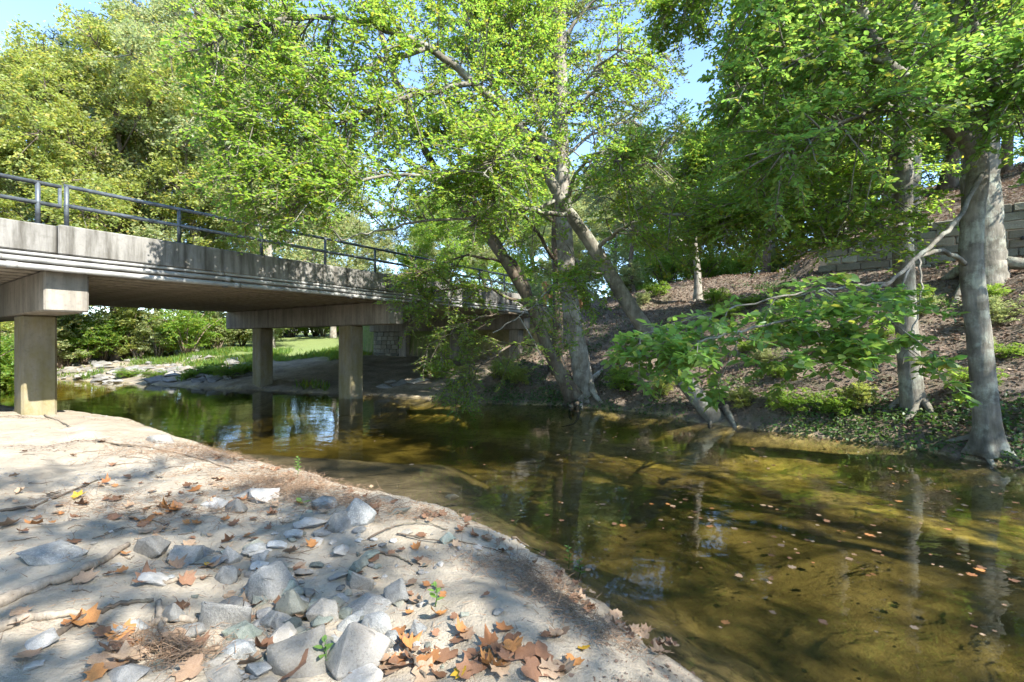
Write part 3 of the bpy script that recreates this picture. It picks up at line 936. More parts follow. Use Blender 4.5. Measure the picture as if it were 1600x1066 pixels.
# ---- forked beech on the right water edge with low hanging spray
tE = px_line((1545, 708, 7.05), (1540, 640, 7.05), (1532, 560, 7.05), (1524, 480, 7.05), (1517, 410, 7.05), (1520, 340, 7.05), (1528, 280, 7.05), (1526, 230, 7.05))
limbsE = [
    (px_line((1528, 250, 7.05), (1492, 204, 7.0), (1440, 160, 6.95), (1385, 95, 6.9), (1350, 30, 6.9), (1325, -30, 6.9), (1285, -130, 6.9)), .12, .04),
    (px_line((1526, 240, 7.05), (1510, 180, 7.1), (1506, 100, 7.2), (1490, 20, 7.3), (1480, -90, 7.4), (1470, -200, 7.5)), .11, .03),
    (px_line((1530, 240, 7.05), (1548, 180, 7.1), (1545, 110, 7.15), (1528, 40, 7.2), (1524, -60, 7.3), (1540, -180, 7.4)), .10, .03),
    (px_line((1440, 160, 6.95), (1380, 170, 6.7), (1300, 200, 6.5), (1210, 240, 6.4)), .04, .012),
    (px_line((1510, 150, 7.1), (1560, 120, 6.6), (1620, 110, 6.1)), .04, .012),
    (px_line((1545, 130, 7.1), (1600, 170, 6.6), (1660, 200, 6.2)), .035, .012),
    (px_line((1385, 95, 6.9), (1310, 80, 6.8), (1230, 100, 6.8), (1150, 140, 6.8)), .04, .012),
    (px_line((1350, 30, 6.9), (1260, -10, 6.9), (1160, 10, 7.0)), .04, .012),
]
low1 = px_line((1540, 262, 7.0), (1500, 335, 6.6), (1462, 378, 6.2), (1425, 412, 5.9), (1385, 443, 5.6), (1335, 470, 5.3), (1270, 492, 5.05), (1180, 512, 4.85), (1090, 535, 4.75), (1010, 560, 4.7))
low2 = px_line((1508, 412, 7.0), (1472, 393, 6.6), (1435, 402, 6.1))
low3 = px_line((1385, 443, 5.6), (1320, 448, 5.3), (1240, 460, 5.1), (1150, 480, 5.0), (1060, 505, 4.95), (1000, 530, 4.9))
low4 = px_line((1425, 412, 5.9), (1400, 460, 5.55), (1350, 505, 5.25), (1290, 540, 5.05), (1220, 565, 4.9))
low5 = px_line((1435, 402, 6.0), (1440, 450, 5.8), (1425, 520, 5.65), (1410, 570, 5.6))
beechE = tree_obj('beech_tree', 'smooth forked beech with one bare limb drooping leafy sprays over the water', tE, .155, .125, limbsE, M['bark_beech'], M['leaf_near'],
         dict(n2=400, len2=1.3, n3=9, len3=.48, nleaf=10, tmin=.15, up=.0, droop=.2, flat=.6), .09, seed=15, trunk_leafy=False, flare=(.8, 5), fine=True)
bE = np.array(beechE.location)
for ln, ra, rb in ((low1, .034, .006), (low2, .036, .026), (low3, .016, .005), (low4, .015, .005), (low5, .014, .005)):
    l2 = smooth_line(ln, 6) - bE; l2[1:-1] += rng.normal(size=(len(l2) - 2, 3)) * .012
    g = Geo(); g.tube(l2, stem_radii(len(l2), ra, rb, 1), 9)
    link('limb', g.mesh('limb', True), beechE, M['bark_beech'])
rgE = np.random.default_rng(77)
secE, A_, B_, P_, D_ = grow([smooth_line(low1, 6)[26:] - bE, smooth_line(low3, 6)[5:] - bE, smooth_line(low4, 6)[6:] - bE, smooth_line(low5, 6)[6:] - bE], rgE,
                            n2=84, len2=.8, n3=7, len3=.33, nleaf=8, tmin=.0, up=.02, droop=.15, flat=.3)
g = Geo()
for s in secE: g.tube(s, np.linspace(.008, .003, len(s)), 5, cap=False)
link('branches', g.mesh('branches', True), beechE, M['bark_pale'], kind='stuff')
link('twigs', twig_mesh('twigs', A_, B_, .0035, M['twig']), beechE, kind='stuff')
# the 300 leaves of the low spray that show largest are single leaves, the rest one part
sz = .112 * rgE.uniform(.5, 1.25, len(P_))
Nn = leaf_normals(len(P_), rgE, .5)
W = P_ + bE
app = sz / np.linalg.norm(W - np.array([0, 0, CZ]), axis=1)
order = np.argsort(-app)
big, rest = order[:280], order[280:]
link('spray_leaves', leaf_mesh('spray_leaves', P_[rest], D_[rest], Nn[rest], sz[rest], M['leaf_near'], .55, True), beechE, kind='stuff')
one = leaf_mesh('leaf', np.zeros((1, 3)), np.array([[1., 0, 0]]), np.array([[0, 0, 1.]]), np.array([1.]), M['leaf_near'], .55, True)
for i in big:
    d = norm(D_[i]); s = norm(np.cross(Nn[i], d)); nn = np.cross(d, s)
    o = link('leaf', one, beechE)
    mt = Matrix(((d[0] * sz[i], s[0] * sz[i], nn[0] * sz[i], P_[i][0]), (d[1] * sz[i], s[1] * sz[i], nn[1] * sz[i], P_[i][1]),
                 (d[2] * sz[i], s[2] * sz[i], nn[2] * sz[i], P_[i][2]), (0, 0, 0, 1)))
    o.matrix_local = mt

# ---- big buttressed trunk up on the slope, in front of the wall
tF = px_line((1539, 480, 11.2), (1537, 425, 11.2), (1535, 390, 11.2), (1533, 340, 11.2), (1531, 250, 11.25), (1530, 120, 11.3), (1528, 0, 11.4), (1530, -160, 11.5), (1535, -330, 11.6))
limbsF = []
for py, dx, dy, dz in ((120, -3.0, -.6, .3), (60, 2.5, -1.5, .8), (0, -3.5, .8, .8), (-60, 1.5, -2.4, 1), (-100, -3.2, -1.4, 1.2), (-180, 2, 1.5, 2), (-200, -2.6, .8, 2), (180, -2.4, 1.6, -.2), (210, 2.2, -.6, .1)):
    p = at(1531, py, 11.3)
    limbsF.append(([p, p + np.array([dx, dy, dz]) * .5 + [0, 0, .2], p + np.array([dx, dy, dz])], .08, .015))
tree_obj('beech_tree', 'massive grey beech with buttress roots growing in front of the stone wall', tF, .42, .24, limbsF, M['bark_beech'], M['leaf_beech'],
         dict(n2=420, len2=1.9, n3=9, len3=.6, nleaf=10, tmin=.2, up=.05, droop=.18, flat=.7), .1, seed=16, trunk_leafy=False, flare=(.9, 6))

# ---- slim trees on the slope
def slope_tree(px, py, Y, toppx, h, seed, leafmat, label, r=.11, bark='bark_brown', n2=150, group=None, name='slope_tree', lean=0):
    b = at(px, py, Y); b[2] = hz(b[0], b[1]) - .05
    rg = np.random.default_rng(seed)
    tp_ = b + np.array([(toppx - px) / F * Y, rg.uniform(-.5, .5), h])
    ctrl = [b + (tp_ - b) * s + rg.normal(size=3) * .05 * h * .2 * (s > 0) for s in (0, .15, .35, .6, .8, 1)]
    lim = []
    for i in range(9):
        s = rg.uniform(.28, .95); p = b + (tp_ - b) * s
        an = rg.uniform(0, 2 * np.pi); L = h * .28 * (1.15 - s * .6)
        e = p + np.array([math.cos(an) * L, math.sin(an) * L, L * .35])
        lim.append(([p, (p + e) / 2 + [0, 0, .12 * L], e], r * .4, .01))
    return tree_obj(name, label, ctrl, r, r * .3, lim, M[bark], leafmat, dict(n2=n2, len2=h * .13 + .4, n3=9, len3=.55, nleaf=10, tmin=.2, up=.05, droop=.15, flat=.7),
                    .1, tilt=.55, seed=seed, trunk_leafy=True, parents_from=.4, group=group)


slope_tree(1090, 490, 16.5, 1085, 6.3, 31, M['leaf_beech'], 'slim crooked pale stemmed tree halfway up the leafy slope', .13, 'bark_pale', 240)
slope_tree(1195, 430, 19.5, 1215, 9, 32, M['leaf_dark'], 'dark leaved tree at the top of the slope left of the wall end', .15, 'bark_brown', 260)
slope_tree(990, 450, 22, 985, 8.0, 33, M['leaf_pale'], 'pale yellow green tree on the lawn edge above the slope', .12, 'bark_brown', 240)
slope_tree(868, 570, 14.6, 862, 12, 34, M['leaf_dark'], 'reddish brown trunk close behind the tall pale tree', .17, 'bark_brown', 140)
slope_tree(1310, 380, 17.5, 1300, 11, 35, M['leaf_beech'], 'leafy tree growing just behind the stone wall end', .2, 'bark_beech', 300)
slope_tree(1420, 350, 16.5, 1415, 14, 36, M['leaf_dark'], 'tall dark tree on the terrace behind the middle of the stone wall', .25, 'bark_beech', 320)
slope_tree(1620, 330, 15.0, 1600, 12, 37, M['leaf_pale'], 'bright yellow green tree above the tallest stretch of stone wall', .2, 'bark_beech', 320)

# ------------------------------------------------------------------ woodland kit: four kinds, copied
def kit(name, h, r, base_f, nl, len2, leafmat, bark, leaf, seed, n2, r0, tilt=.8, pine=False):
    rg = np.random.default_rng(seed)
    tl = np.array([[rg.normal() * .012 * h * (i > 0) + .0, rg.normal() * .012 * h * (i > 0), h * s] for i, s in enumerate(np.linspace(0, 1, 8))])
    tl = smooth_line(tl, 5); g = Geo()
    g.tube(tl, stem_radii(len(tl), r0, r0 * .12), 12, flare=flare_fn(len(tl), 1.5, 5, .5, seed)); par = [tl[int(len(tl) * .55):]]
    for i in range(nl):
        s = base_f + (1 - base_f) * (i + rg.random()) / nl * .97
        x = s * (len(tl) - 1); p = tl[int(x)]
        an = i * 2.4 + rg.normal() * .3
        env = math.sin(math.pi * min(1, max(.12, (s - base_f) / (1 - base_f) * .78 + .22))) ** .7
        L = r * env * rg.uniform(.7, 1.1)
        rise = (.1 if pine else .55) * L * rg.uniform(.5, 1.1)
        e = p + np.array([math.cos(an) * L, math.sin(an) * L, rise])
        ln = smooth_line([p, p + (e - p) * .5 + np.array([0, 0, .1 * L]) + rg.normal(size=3) * .06 * L, e], 5)
        g.tube(ln, stem_radii(len(ln), r0 * .3 * (1.1 - s * .6), .015, 1), 6); par.append(ln)
    tm = g.mesh(name + '_trunk', True); tm.materials.append(M[bark])
    sec, A, B, P, Dr = grow(par, rg, n2=n2, len2=len2, n3=8, len3=len2 * .45, nleaf=14, tmin=.3, up=.2, droop=.1, flat=.9)
    g = Geo()
    for s in sec: g.tube(s, np.linspace(.03, .008, len(s)), 4, cap=False)
    bmh = g.mesh(name + '_branches', True); bmh.materials.append(M[bark])
    sz = leaf * rg.uniform(.6, 1.25, len(P))
    if pine: Dr = norm(Dr + rg.normal(size=Dr.shape) * .8)
    P = P + rg.normal(size=P.shape) * leaf * .5
    cm = leaf_mesh(name + '_crown', P, Dr, leaf_normals(len(P), rg, tilt), sz, leafmat, .62 if not pine else .16)
    return tm, bmh, cm


KIT = {
    'pale': kit('pale', 17, 5.2, .16, 22, 2.1, M['leaf_pale'], 'bark_pale', .155, 41, 640, .26),
    'gold': kit('gold', 14, 4.8, .12, 20, 1.9, M['leaf_gold'], 'bark_brown', .145, 42, 620, .2),
    'green': kit('green', 15, 5.0, .12, 22, 2.0, M['leaf_beech'], 'bark_beech', .15, 43, 640, .25),
    'dark': kit('dark', 16, 5.0, .14, 22, 2.0, M['leaf_dark'], 'bark_brown', .15, 44, 620, .26),
    'pine': kit('pine', 22, 4.2, .42, 26, 1.7, M['leaf_pine'], 'bark_brown', .34, 45, 520, .3, pine=True),
}
KIT['shade'] = kit('shade', 13, 4.6, .36, 16, 1.7, M['leaf_beech'], 'bark_beech', .13, 46, 170, .22)
KIT['thin'] = kit('thin', 14, 4.8, .36, 15, 1.6, M['leaf_beech'], 'bark_beech', .13, 47, 110, .22)
KLAB = {'thin': 'thin crowned young beech', 'shade': 'open crowned young beech', 'pale': 'silvery pale green tree', 'gold': 'yellow green early autumn tree', 'green': 'fresh green leafy tree', 'dark': 'deep green leafy tree', 'pine': 'tall dark pine'}


def plant(kind, x, y, s, rz, where, group, zs=1.0, name='woodland_tree'):
    root = link(name if kind != 'pine' else 'pine_tree', None, label=KLAB[kind] + ' ' + where, cat='tree', group=group)
    root.location = (x, y, hz(x, y) - .1); root.rotation_euler = (0, 0, rz); root.scale = (s, s, s * zs)
    for nm, me in zip(('trunk', 'branches', 'crown'), KIT[kind]):
        link(nm, me, root, kind=None if nm == 'trunk' else 'stuff')
    return root


for kind, px, Y, s, zs in (('gold', 60, 25, 1.1, 1.08), ('pale', -45, 24, .9, 1.1), ('gold', 185, 27, 1.25, 1.1), ('pale', 300, 29, 1.2, 1.1), ('gold', -80, 22, .8, .9), ('pine', 205, 40, 1.3, 1.0), ('pale', 420, 32, 1.2, 1.15),
                           ('pale', 120, 37, 1.15, 1.15), ('pale', 330, 42, 1.5, 1.15), ('pale', 520, 42, .95, .95), ('dark', -40, 36, .8, .9), ('pale', 250, 33, .9, 1.0),
                           ('green', 450, 48, 1.15, 1.2), ('dark', 30, 50, 1.1, 1.0), ('dark', 180, 55, 1.3, 1.0), ('dark', 380, 60, 1.4, 1.1), ('pale', 560, 60, 1.0, .85)):
    x = (px - CX) / F * Y
    plant(kind, x, Y, s, rng.uniform(0, 6.28), 'in the wood beyond the bridge', 'woodland beyond the bridge', zs)
for kind, px, Y, s, zs in (('green', 700, 34, .75, .9), ('pale', 660, 44, .85, .9), ('pale', 760, 46, 1.0, .95), ('green', 830, 50, 1.2, 1.1), ('pale', 900, 38, .8, .85), ('green', 960, 46, 1.05, 1.0),
                           ('pale', 1040, 36, .8, .85), ('green', 1110, 32, .85, .9), ('dark', 1010, 60, 1.3, 1.1), ('dark', 700, 66, 1.3, 1.0), ('dark', 860, 70, 1.5, 1.0)):
    x = (px - CX) / F * Y
    plant(kind, x, Y, s, rng.uniform(0, 6.28), 'beside the road beyond the bridge end', 'trees beside the far road', zs)
for kind, px, Y, s, zs in (('green', 1215, 25, .85, 1.0), ('dark', 1290, 24, 1.0, 1.0), ('green', 1390, 22, .9, 1.05), ('dark', 1480, 21, 1.0, 1.1), ('gold', 1570, 20, .95, 1.0), ('green', 1690, 18, .9, 1.0),
                           ('dark', 1250, 36, 1.2, 1.1), ('green', 1400, 34, 1.2, 1.1), ('dark', 1560, 32, 1.2, 1.1), ('green', 1720, 26, 1.1, 1.0)):
    x = (px - CX) / F * Y
    plant(kind, x, Y, s, rng.uniform(0, 6.28), 'on the hill above the stone wall', 'trees on the hill above the wall', zs)
# trees behind the viewer on both banks, whose crowns shade the sand
for kind, x, y, s in (('shade', 4.4, -4.7, .92), ('shade', -1.5, -6.5, .85), ('shade', -7.5, -6.5, .8), ('thin', 12.4, -1.6, 1.0), ('thin', 16.0, -3.6, 1.1), ('shade', 3.5, -12, 1.1), ('dark', -15, -4, .8)):
    plant(kind, x, y, s, rng.uniform(0, 6.28), 'on the bank behind the viewpoint, shading the sand', 'trees shading the sand bank')

# ------------------------------------------------------------------ shrubs
def shrub_kit(seed, leafmat, leaf):
    rg = np.random.default_rng(seed); g = Geo(); par = []
    for i in range(14):
        an = rg.uniform(0, 6.28); ln_ = rg.uniform(.7, 1.15); out = rg.uniform(.2, .95)
        e = np.array([math.cos(an) * out, math.sin(an) * out, ln_])
        ln = smooth_line([np.array([math.cos(an), math.sin(an), 0]) * .06, e * .5 + [0, 0, .12], e], 4)
        g.tube(ln, np.linspace(.022, .006, len(ln)), 5); par.append(ln)
    sm = g.mesh('stems', True); sm.materials.append(M['twig'])
    sec, A, B, P, Dr = grow(par, rg, n2=140, len2=.5, n3=8, len3=.24, nleaf=10, tmin=.1, up=.1, droop=.1, flat=.9)
    cm = leaf_mesh('foliage', P, Dr, leaf_normals(len(P), rg, .7), leaf * rg.uniform(.6, 1.2, len(P)), leafmat, .6)
    return sm, cm


SH = [shrub_kit(51, M['leaf_pale'], .055), shrub_kit(52, M['leaf_beech'], .058), shrub_kit(53, M['leaf_gold'], .055)]
SHL = ['pale grey green shrub', 'fresh green shrub', 'yellow green shrub']


def shrub(k, x, y, s, where, group, zs=1.0):
    o = link('shrub', None, label=SHL[k] + ' ' + where, cat='shrub', group=group)
    o.location = (x, y, hz(x, y) - .04); o.rotation_euler = (0, 0, rng.uniform(0, 6.28)); o.scale = (s, s, s * zs)
    link('stems', SH[k][0], o); link('foliage', SH[k][1], o, kind='stuff')


for i in range(22):
    px = 20 + i * 19 + rng.uniform(-8, 8); Y = rng.uniform(25, 30) if px < 300 else rng.uniform(29, 36)
    shrub(int(rng.choice([0, 1, 2, 0, 2])), (px - CX) / F * Y, Y, rng.uniform(1.6, 2.6), 'in the thicket seen under the bridge', 'thicket under the bridge', 1.15)
for i in range(16):
    px = 390 + i * 17 + rng.uniform(-6, 6); Y = rng.uniform(44, 50)
    shrub(int(rng.choice([0, 1, 2])), (px - CX) / F * Y, Y, rng.uniform(2.2, 3.2), 'in the hedge along the far edge of the lawn', 'hedge beyond the lawn', .9)
for i in range(9):
    px = -120 + i * 18; Y = rng.uniform(17, 24)
    shrub(int(rng.choice([0, 1, 2])), (px - CX) / F * Y, Y, rng.uniform(1.4, 2.2), 'on the creek bank behind the first pier', 'shrubs behind the first pier', 1.1)
for i in range(12):
    px = 840 + i * 42 + rng.uniform(-12, 12); Y = rng.uniform(21, 26)
    shrub(int(rng.choice([0, 1, 1])), (px - CX) / F * Y, Y, rng.uniform(1.0, 1.9), 'along the top of the leafy slope', 'shrubs along the slope top', 1.0)
for px, py, s in ((690, 592, .55), (735, 600, .5), (775, 597, .6), (815, 602, .5), (1165, 640, .4), (1235, 645, .45), (1310, 650, .4), (975, 612, .5), (1025, 620, .45), (1330, 640, .45), (660, 590, .45)):
    p = ground_px(px, py)
    shrub(int(rng.choice([1, 2])), p[0], p[1], s * 1.15, 'low on the far water edge', 'low shrubs on the far water edge', .9)
for i in range(26):
    px = rng.uniform(960, 1590); py = rng.uniform(450, 610)
    p = ground_px(px, py)
    shrub(int(rng.choice([0, 1, 1])), p[0], p[1], rng.uniform(.25, .6), 'seeded among the dead leaves on the slope', 'seedlings on the slope', .9)
for px, py, s in ((330, 588, .5), (360, 590, .55), (300, 592, .45), (385, 585, .5), (240, 592, .4), (200, 590, .4)):
    p = ground_px(px, py)
    shrub(1, p[0], p[1], s * 1.3, 'low between the boulders by the bridge pier', 'low shrubs among the boulders', .7)

# ------------------------------------------------------------------ ground cover and leaf litter
def scatter(n, xr, yr, accept, rg):
    x = rg.uniform(*xr, n); y = rg.uniform(*yr, n)
    z, dn, df, D, t, H = terrain(x, y)
    k = accept(x, y, z, dn, df, D, t, H, rg.random(n))
    return x[k], y[k], z[k]


rg = np.random.default_rng(61)
x, y, z = scatter(190000, (-3, 24), (4, 26), lambda x, y, z, dn, df, D, t, H, r: (df > .25) & (D < 10) & (H > .3) & (r < np.clip(1.2 - np.hypot(x, y) / 40, .25, 1)) & (x < y * 1.35), rg)
P = np.stack([x, y, z + rg.uniform(.005, .04, len(x))], -1)
Dr = rg.normal(size=P.shape); Dr[:, 2] *= .3
link('leaf_litter', leaf_mesh('leaf_litter', P, Dr, leaf_normals(len(P), rg, .5), rg.uniform(.035, .10, len(P)), M['litter'], .75), None, kind='stuff',
     label='brown dead leaf litter covering the slope')
x, y, z = scatter(260000, (-4, 12), (5, 18), lambda x, y, z, dn, df, D, t, H, r: (df > -.05) & (df < 7) & (D < 10.2) & (x < y * 1.3) & (fbm(x * .9, y * .9, 4) + .55 * np.exp(-df / .8) - .03 * df > .14 + .4 * r), rg)
P = np.stack([x, y, z + rg.uniform(0, .13, len(x)) - .02], -1)
Dr = rg.normal(size=P.shape); Dr[:, 2] = np.abs(Dr[:, 2]) * .6
link('bank_ground_cover', leaf_mesh('bank_ground_cover', P, Dr, leaf_normals(len(P), rg, .6), rg.uniform(.03, .085, len(P)), M['leaf_ivy'], .7), None, kind='stuff',
     label='low ivy and weeds along the far water edge')
x, y, z = scatter(150000, (-30, -3), (14, 30), lambda x, y, z, dn, df, D, t, H, r: (df > .05) & (df < 9) & (fbm(x * .6 + 9, y * .6, 3) > .12 + .3 * r) & ((D < 10) | (D > 19.5) | (df < .6)), rg)
P = np.stack([x, y, z], -1)
Dr = norm(np.stack([rg.normal(size=len(x)) * .5, rg.normal(size=len(x)) * .5, np.ones(len(x))], -1))
link('bank_grass', leaf_mesh('bank_grass', P, Dr, norm(rg.normal(size=P.shape)), rg.uniform(.12, .38, len(P)), M['leaf_beech'], .1), None, kind='stuff',
     label='tufts of grass on the low bank beyond the bridge')

x, y, z = scatter(150000, (-9, 1.3), (1.4, 9.5), lambda x, y, z, dn, df, D, t, H, r: (dn > .02) & (np.abs(x) < y * 1.2) & (fbm(x * .9 + 21, y * 1.4, 4) + .2 * np.exp(-dn / .3) > .1 + .45 * r ** .5), rg)
P = np.stack([x, y, z + rg.uniform(.001, .006, len(x))], -1)
Dr = rg.normal(size=P.shape); Dr[:, 2] *= .15
link('sand_debris', leaf_mesh('sand_debris', P, Dr, leaf_normals(len(P), rg, .3), .006 + .035 * rg.random(len(P)) ** 3, M['litter'], .6), None, kind='stuff',
     label='fine crumbs of bark and leaf scattered on the sand')

x, y, z = scatter(90000, (-9, 1.3), (1.4, 9.5), lambda x, y, z, dn, df, D, t, H, r: (dn > -.25) & (np.abs(x) < y * 1.2) & (fbm(x * 1.3 - 8, y * 1.3 + 4, 4) + .35 * np.exp(-np.abs(dn) / .15) > .12 + .6 * r ** .6), rg)
gs = .004 + .016 * rg.random(len(x)) ** 3
oc = np.array([(1, 0, 0), (0, 1, 0), (-1, 0, 0), (0, -1, 0), (0, 0, .7), (0, 0, -.7)]) * 1.0
jit = rg.uniform(.6, 1.3, (len(x), 6, 1))
gv = (np.stack([x, y, z + gs * .2], -1)[:, None, :] + oc[None] * jit * gs[:, None, None]).reshape(-1, 3)
gb = np.arange(len(x))[:, None] * 6
gt = np.concatenate([gb + np.array([f]) for f in ((0, 1, 4), (1, 2, 4), (2, 3, 4), (3, 0, 4))])
link('gravel', mesh_arrays('gravel', gv, [gt], True), None, M['rock_pale'], kind='stuff', label='fine grit and gravel strewn over the sand bank')

# ------------------------------------------------------------------ rocks
def rock_mesh(seed, flat=.75, sharp=True):
    rr = random.Random(seed); bm = bmesh.new()
    for i in range(15 if sharp else 30):
        v = Vector((rr.gauss(0, 1), rr.gauss(0, 1), rr.gauss(0, 1))).normalized()
        s = rr.uniform(.86, 1.08)
        bm.verts.new((v.x * .5 * s, v.y * .5 * s * rr.uniform(.8, 1.0), v.z * .5 * s * flat))
    bmesh.ops.convex_hull(bm, input=bm.verts)
    bmesh.ops.delete(bm, geom=[v for v in bm.verts if not v.link_faces], context='VERTS')
    bmesh.ops.dissolve_limit(bm, angle_limit=R(12), verts=bm.verts, edges=bm.edges)
    bmesh.ops.bevel(bm, geom=list(bm.edges), offset=.018 if sharp else .045, segments=2, affect='EDGES', profile=.6)
    bmesh.ops.triangulate(bm, faces=bm.faces)
    for cut in (.2, .11):
        bmesh.ops.subdivide_edges(bm, edges=[e for e in bm.edges if e.calc_length() > cut], cuts=1, use_grid_fill=True)
        bmesh.ops.triangulate(bm, faces=bm.faces)
    off = Vector((seed * 3.1, seed * 1.7, 0))
    for v in bm.verts:
        n = mnoise.noise(v.co * 3 + off) * .04 + mnoise.noise(v.co * 8 + off) * .026 + mnoise.noise(v.co * 18 + off) * .012
        v.co += v.co.normalized() * n
    me = bm_mesh(bm, 'rock', True)
    return me


RK = {}
for mk in ('rock', 'rock_green', 'rock_pale', 'rock_far'):
    base_m = [rock_mesh(i, [.6, .8, .7, .9, .5, .75][i % 6], i % 3 != 2) for i in range(6)] if mk == 'rock' else None
    if base_m: RB = base_m
    RK[mk] = []
    for b in RB:
        c = b if mk == 'rock' else b.copy()
        c.materials.clear(); c.materials.append(M[mk]); RK[mk].append(c)

# photo pixel centre, width, height, material, mesh, label
ROCKS = [
    (229, 850, 55, 58, 'rock', 0, 'upright grey rock with one dark face at the end of the long root'),
    (284, 868, 58, 42, 'rock', 3, 'grey wedge shaped rock right of the upright rock'),
    (356, 872, 37, 30, 'rock', 1, 'small grey rock above its twin, left of the round boulder'),
    (350, 900, 32, 38, 'rock', 2, 'small smooth grey rock half sunk in sand left of the round boulder'),
    (419, 908, 68, 68, 'rock', 2, 'big round grey boulder in the middle of the sand'),
    (340, 955, 86, 78, 'rock', 3, 'large dark angular boulder below the round boulder'),
    (268, 962, 36, 36, 'rock', 1, 'small blue grey stone left of the large dark boulder'),
    (374, 986, 58, 44, 'rock_green', 4, 'green tilted slab leaning beside the large dark boulder'),
    (368, 1018, 50, 54, 'rock', 0, 'knobbly grey rock below the green slab'),
    (452, 952, 50, 50, 'rock_green', 1, 'green grey block beside the tall angular rock'),
    (422, 968, 42, 34, 'rock', 4, 'dark low rock under the green grey block'),
    (502, 946, 52, 80, 'rock', 0, 'tall angular blue grey rock'),
    (562, 910, 47, 38, 'rock', 3, 'pointed blue grey stone above the flat rectangular slab'),
    (570, 948, 80, 42, 'rock', 4, 'flat rectangular blue grey slab'),
    (619, 928, 40, 46, 'rock', 1, 'blue grey block right of the flat slab'),
    (468, 1028, 104, 84, 'rock', 3, 'broad flat blue boulder in the lowest row of rocks'),
    (553, 1024, 92, 88, 'rock_pale', 1, 'broad pale sunlit boulder with a small orange leaf'),
    (584, 978, 54, 50, 'rock', 2, 'rounded grey rock between slab and pale boulder'),
    (560, 1064, 66, 30, 'rock_pale', 0, 'white quartz rock below the pale boulder'),
    (345, 1060, 66, 30, 'rock', 4, 'low bluish rock in the lowest row beside curled leaves'),
    (528, 815, 44, 42, 'rock', 2, 'rounded brown grey rock in front of a taller one by the water'),
    (556, 806, 50, 50, 'rock', 1, 'taller grey rock behind the rounded brown grey rock'),
    (506, 786, 40, 28, 'rock', 0, 'dark grey rock beside the dry straw'),
    (624, 800, 36, 20, 'rock_green', 4, 'low greenish rock near the water edge'),
    (484, 820, 52, 32, 'rock_pale', 4, 'pale flat rock among orange leaves'),
    (367, 792, 34, 28, 'rock', 1, 'grey block below the straw covered rocks'),
    (412, 775, 52, 30, 'rock_pale', 3, 'pale grey rock half buried in straw'),
    (380, 772, 34, 24, 'rock', 4, 'low grey rock left of the pale straw covered rock'),
    (406, 867, 36, 16, 'rock_pale', 4, 'thin pale slab lying behind the round boulder'),
    (72, 864, 84, 34, 'rock', 4, 'long low grey rock nearly buried in sand'),
    (247, 686, 38, 22, 'rock', 2, 'rounded rock at the upper end of the sand bank by the water'),
    (58, 1004, 54, 30, 'rock_pale', 4, 'pale rock beneath the lower roots'),
    (190, 1058, 66, 26, 'rock_pale', 1, 'pale rock at the foot of the bank with leaves on it'),
    (700, 842, 24, 18, 'rock_green', 1, 'small greenish stone by thin dark twigs'),
    (705, 776, 22, 14, 'rock_pale', 0, 'small white stone in the shallow water'),
    (652, 985, 30, 26, 'rock', 1, 'small grey stone right of the pale boulder'),
    (332, 785, 36, 22, 'rock_pale', 4, 'pale flat stone among brown leaves on the sand'),
    (610, 1000, 28, 30, 'rock', 0, 'small upright stone touching the pale boulder'),
]
foot = []
for px, py, w, h, mk, mi, lab in ROCKS:
    p = ground_px(px, py + h * .30)
    dist = math.hypot(p[1], 0) or 1
    sw_ = w / F * p[1]; sh_ = h / F * p[1]
    o = link('rock', RK[mk][mi], label=lab, cat='rock')
    zsc = min(max(sh_ * 1.35, sw_ * .6), sw_ * 1.5)
    o.scale = (sw_ * 1.2, sw_ * random.uniform(.8, 1.0), zsc * 1.15)
    o.location = (p[0], p[1] + sw_ * .15, hz(p[0], p[1] + sw_ * .15) + zsc * .07)
    o.rotation_euler = (random.uniform(-.2, .2), random.uniform(-.2, .2), random.uniform(-.5, .5) + (3.14 if random.random() < .5 else 0))
    foot.append((p[0], p[1] + sw_ * .15, sw_ * .5))
# small stones between them
for i in range(150):
    px = random.gauss(500, 110); py = random.uniform(800, 1060)
    if i % 5 == 0: px, py = random.uniform(10, 700), random.uniform(760, 1060)
    if px < 5: continue
    p = ground_px(px, py)
    if terrain(np.array([p[0]]), np.array([p[1]]))[1][0] < .1: continue
    s = random.uniform(.02, .07)
    o = link('pebble', RK[random.choice(['rock', 'rock_pale', 'rock_green'])][random.randint(0, 5)], label='small loose pebble lying on the pale sand', cat='pebble', group='pebbles on the sand')
    o.scale = (s * 1.2, s, s * .7); o.location = (p[0], p[1], p[2] + s * .12); o.rotation_euler = (random.uniform(-.3, .3), 0, random.uniform(0, 6.28))
for i in range(75):
    px = random.gauss(460, 85); py = random.uniform(830, 1060)
    p = ground_px(px, py); s = random.uniform(.07, .15)
    mk = random.choice(['rock', 'rock', 'rock_green', 'rock_pale'])
    o = link('stone', RK[mk][random.randint(0, 5)], label={'rock': 'fist sized grey', 'rock_green': 'fist sized greenish', 'rock_pale': 'fist sized pale'}[mk] + ' stone wedged among the larger rocks', cat='stone', group={'rock': 'grey', 'rock_green': 'greenish', 'rock_pale': 'pale'}[mk] + ' stones among the rocks')
    o.scale = (s * 1.25, s, s * .8); o.location = (p[0], p[1], p[2] + s * .1); o.rotation_euler = (random.uniform(-.3, .3), random.uniform(-.3, .3), random.uniform(0, 6.28))
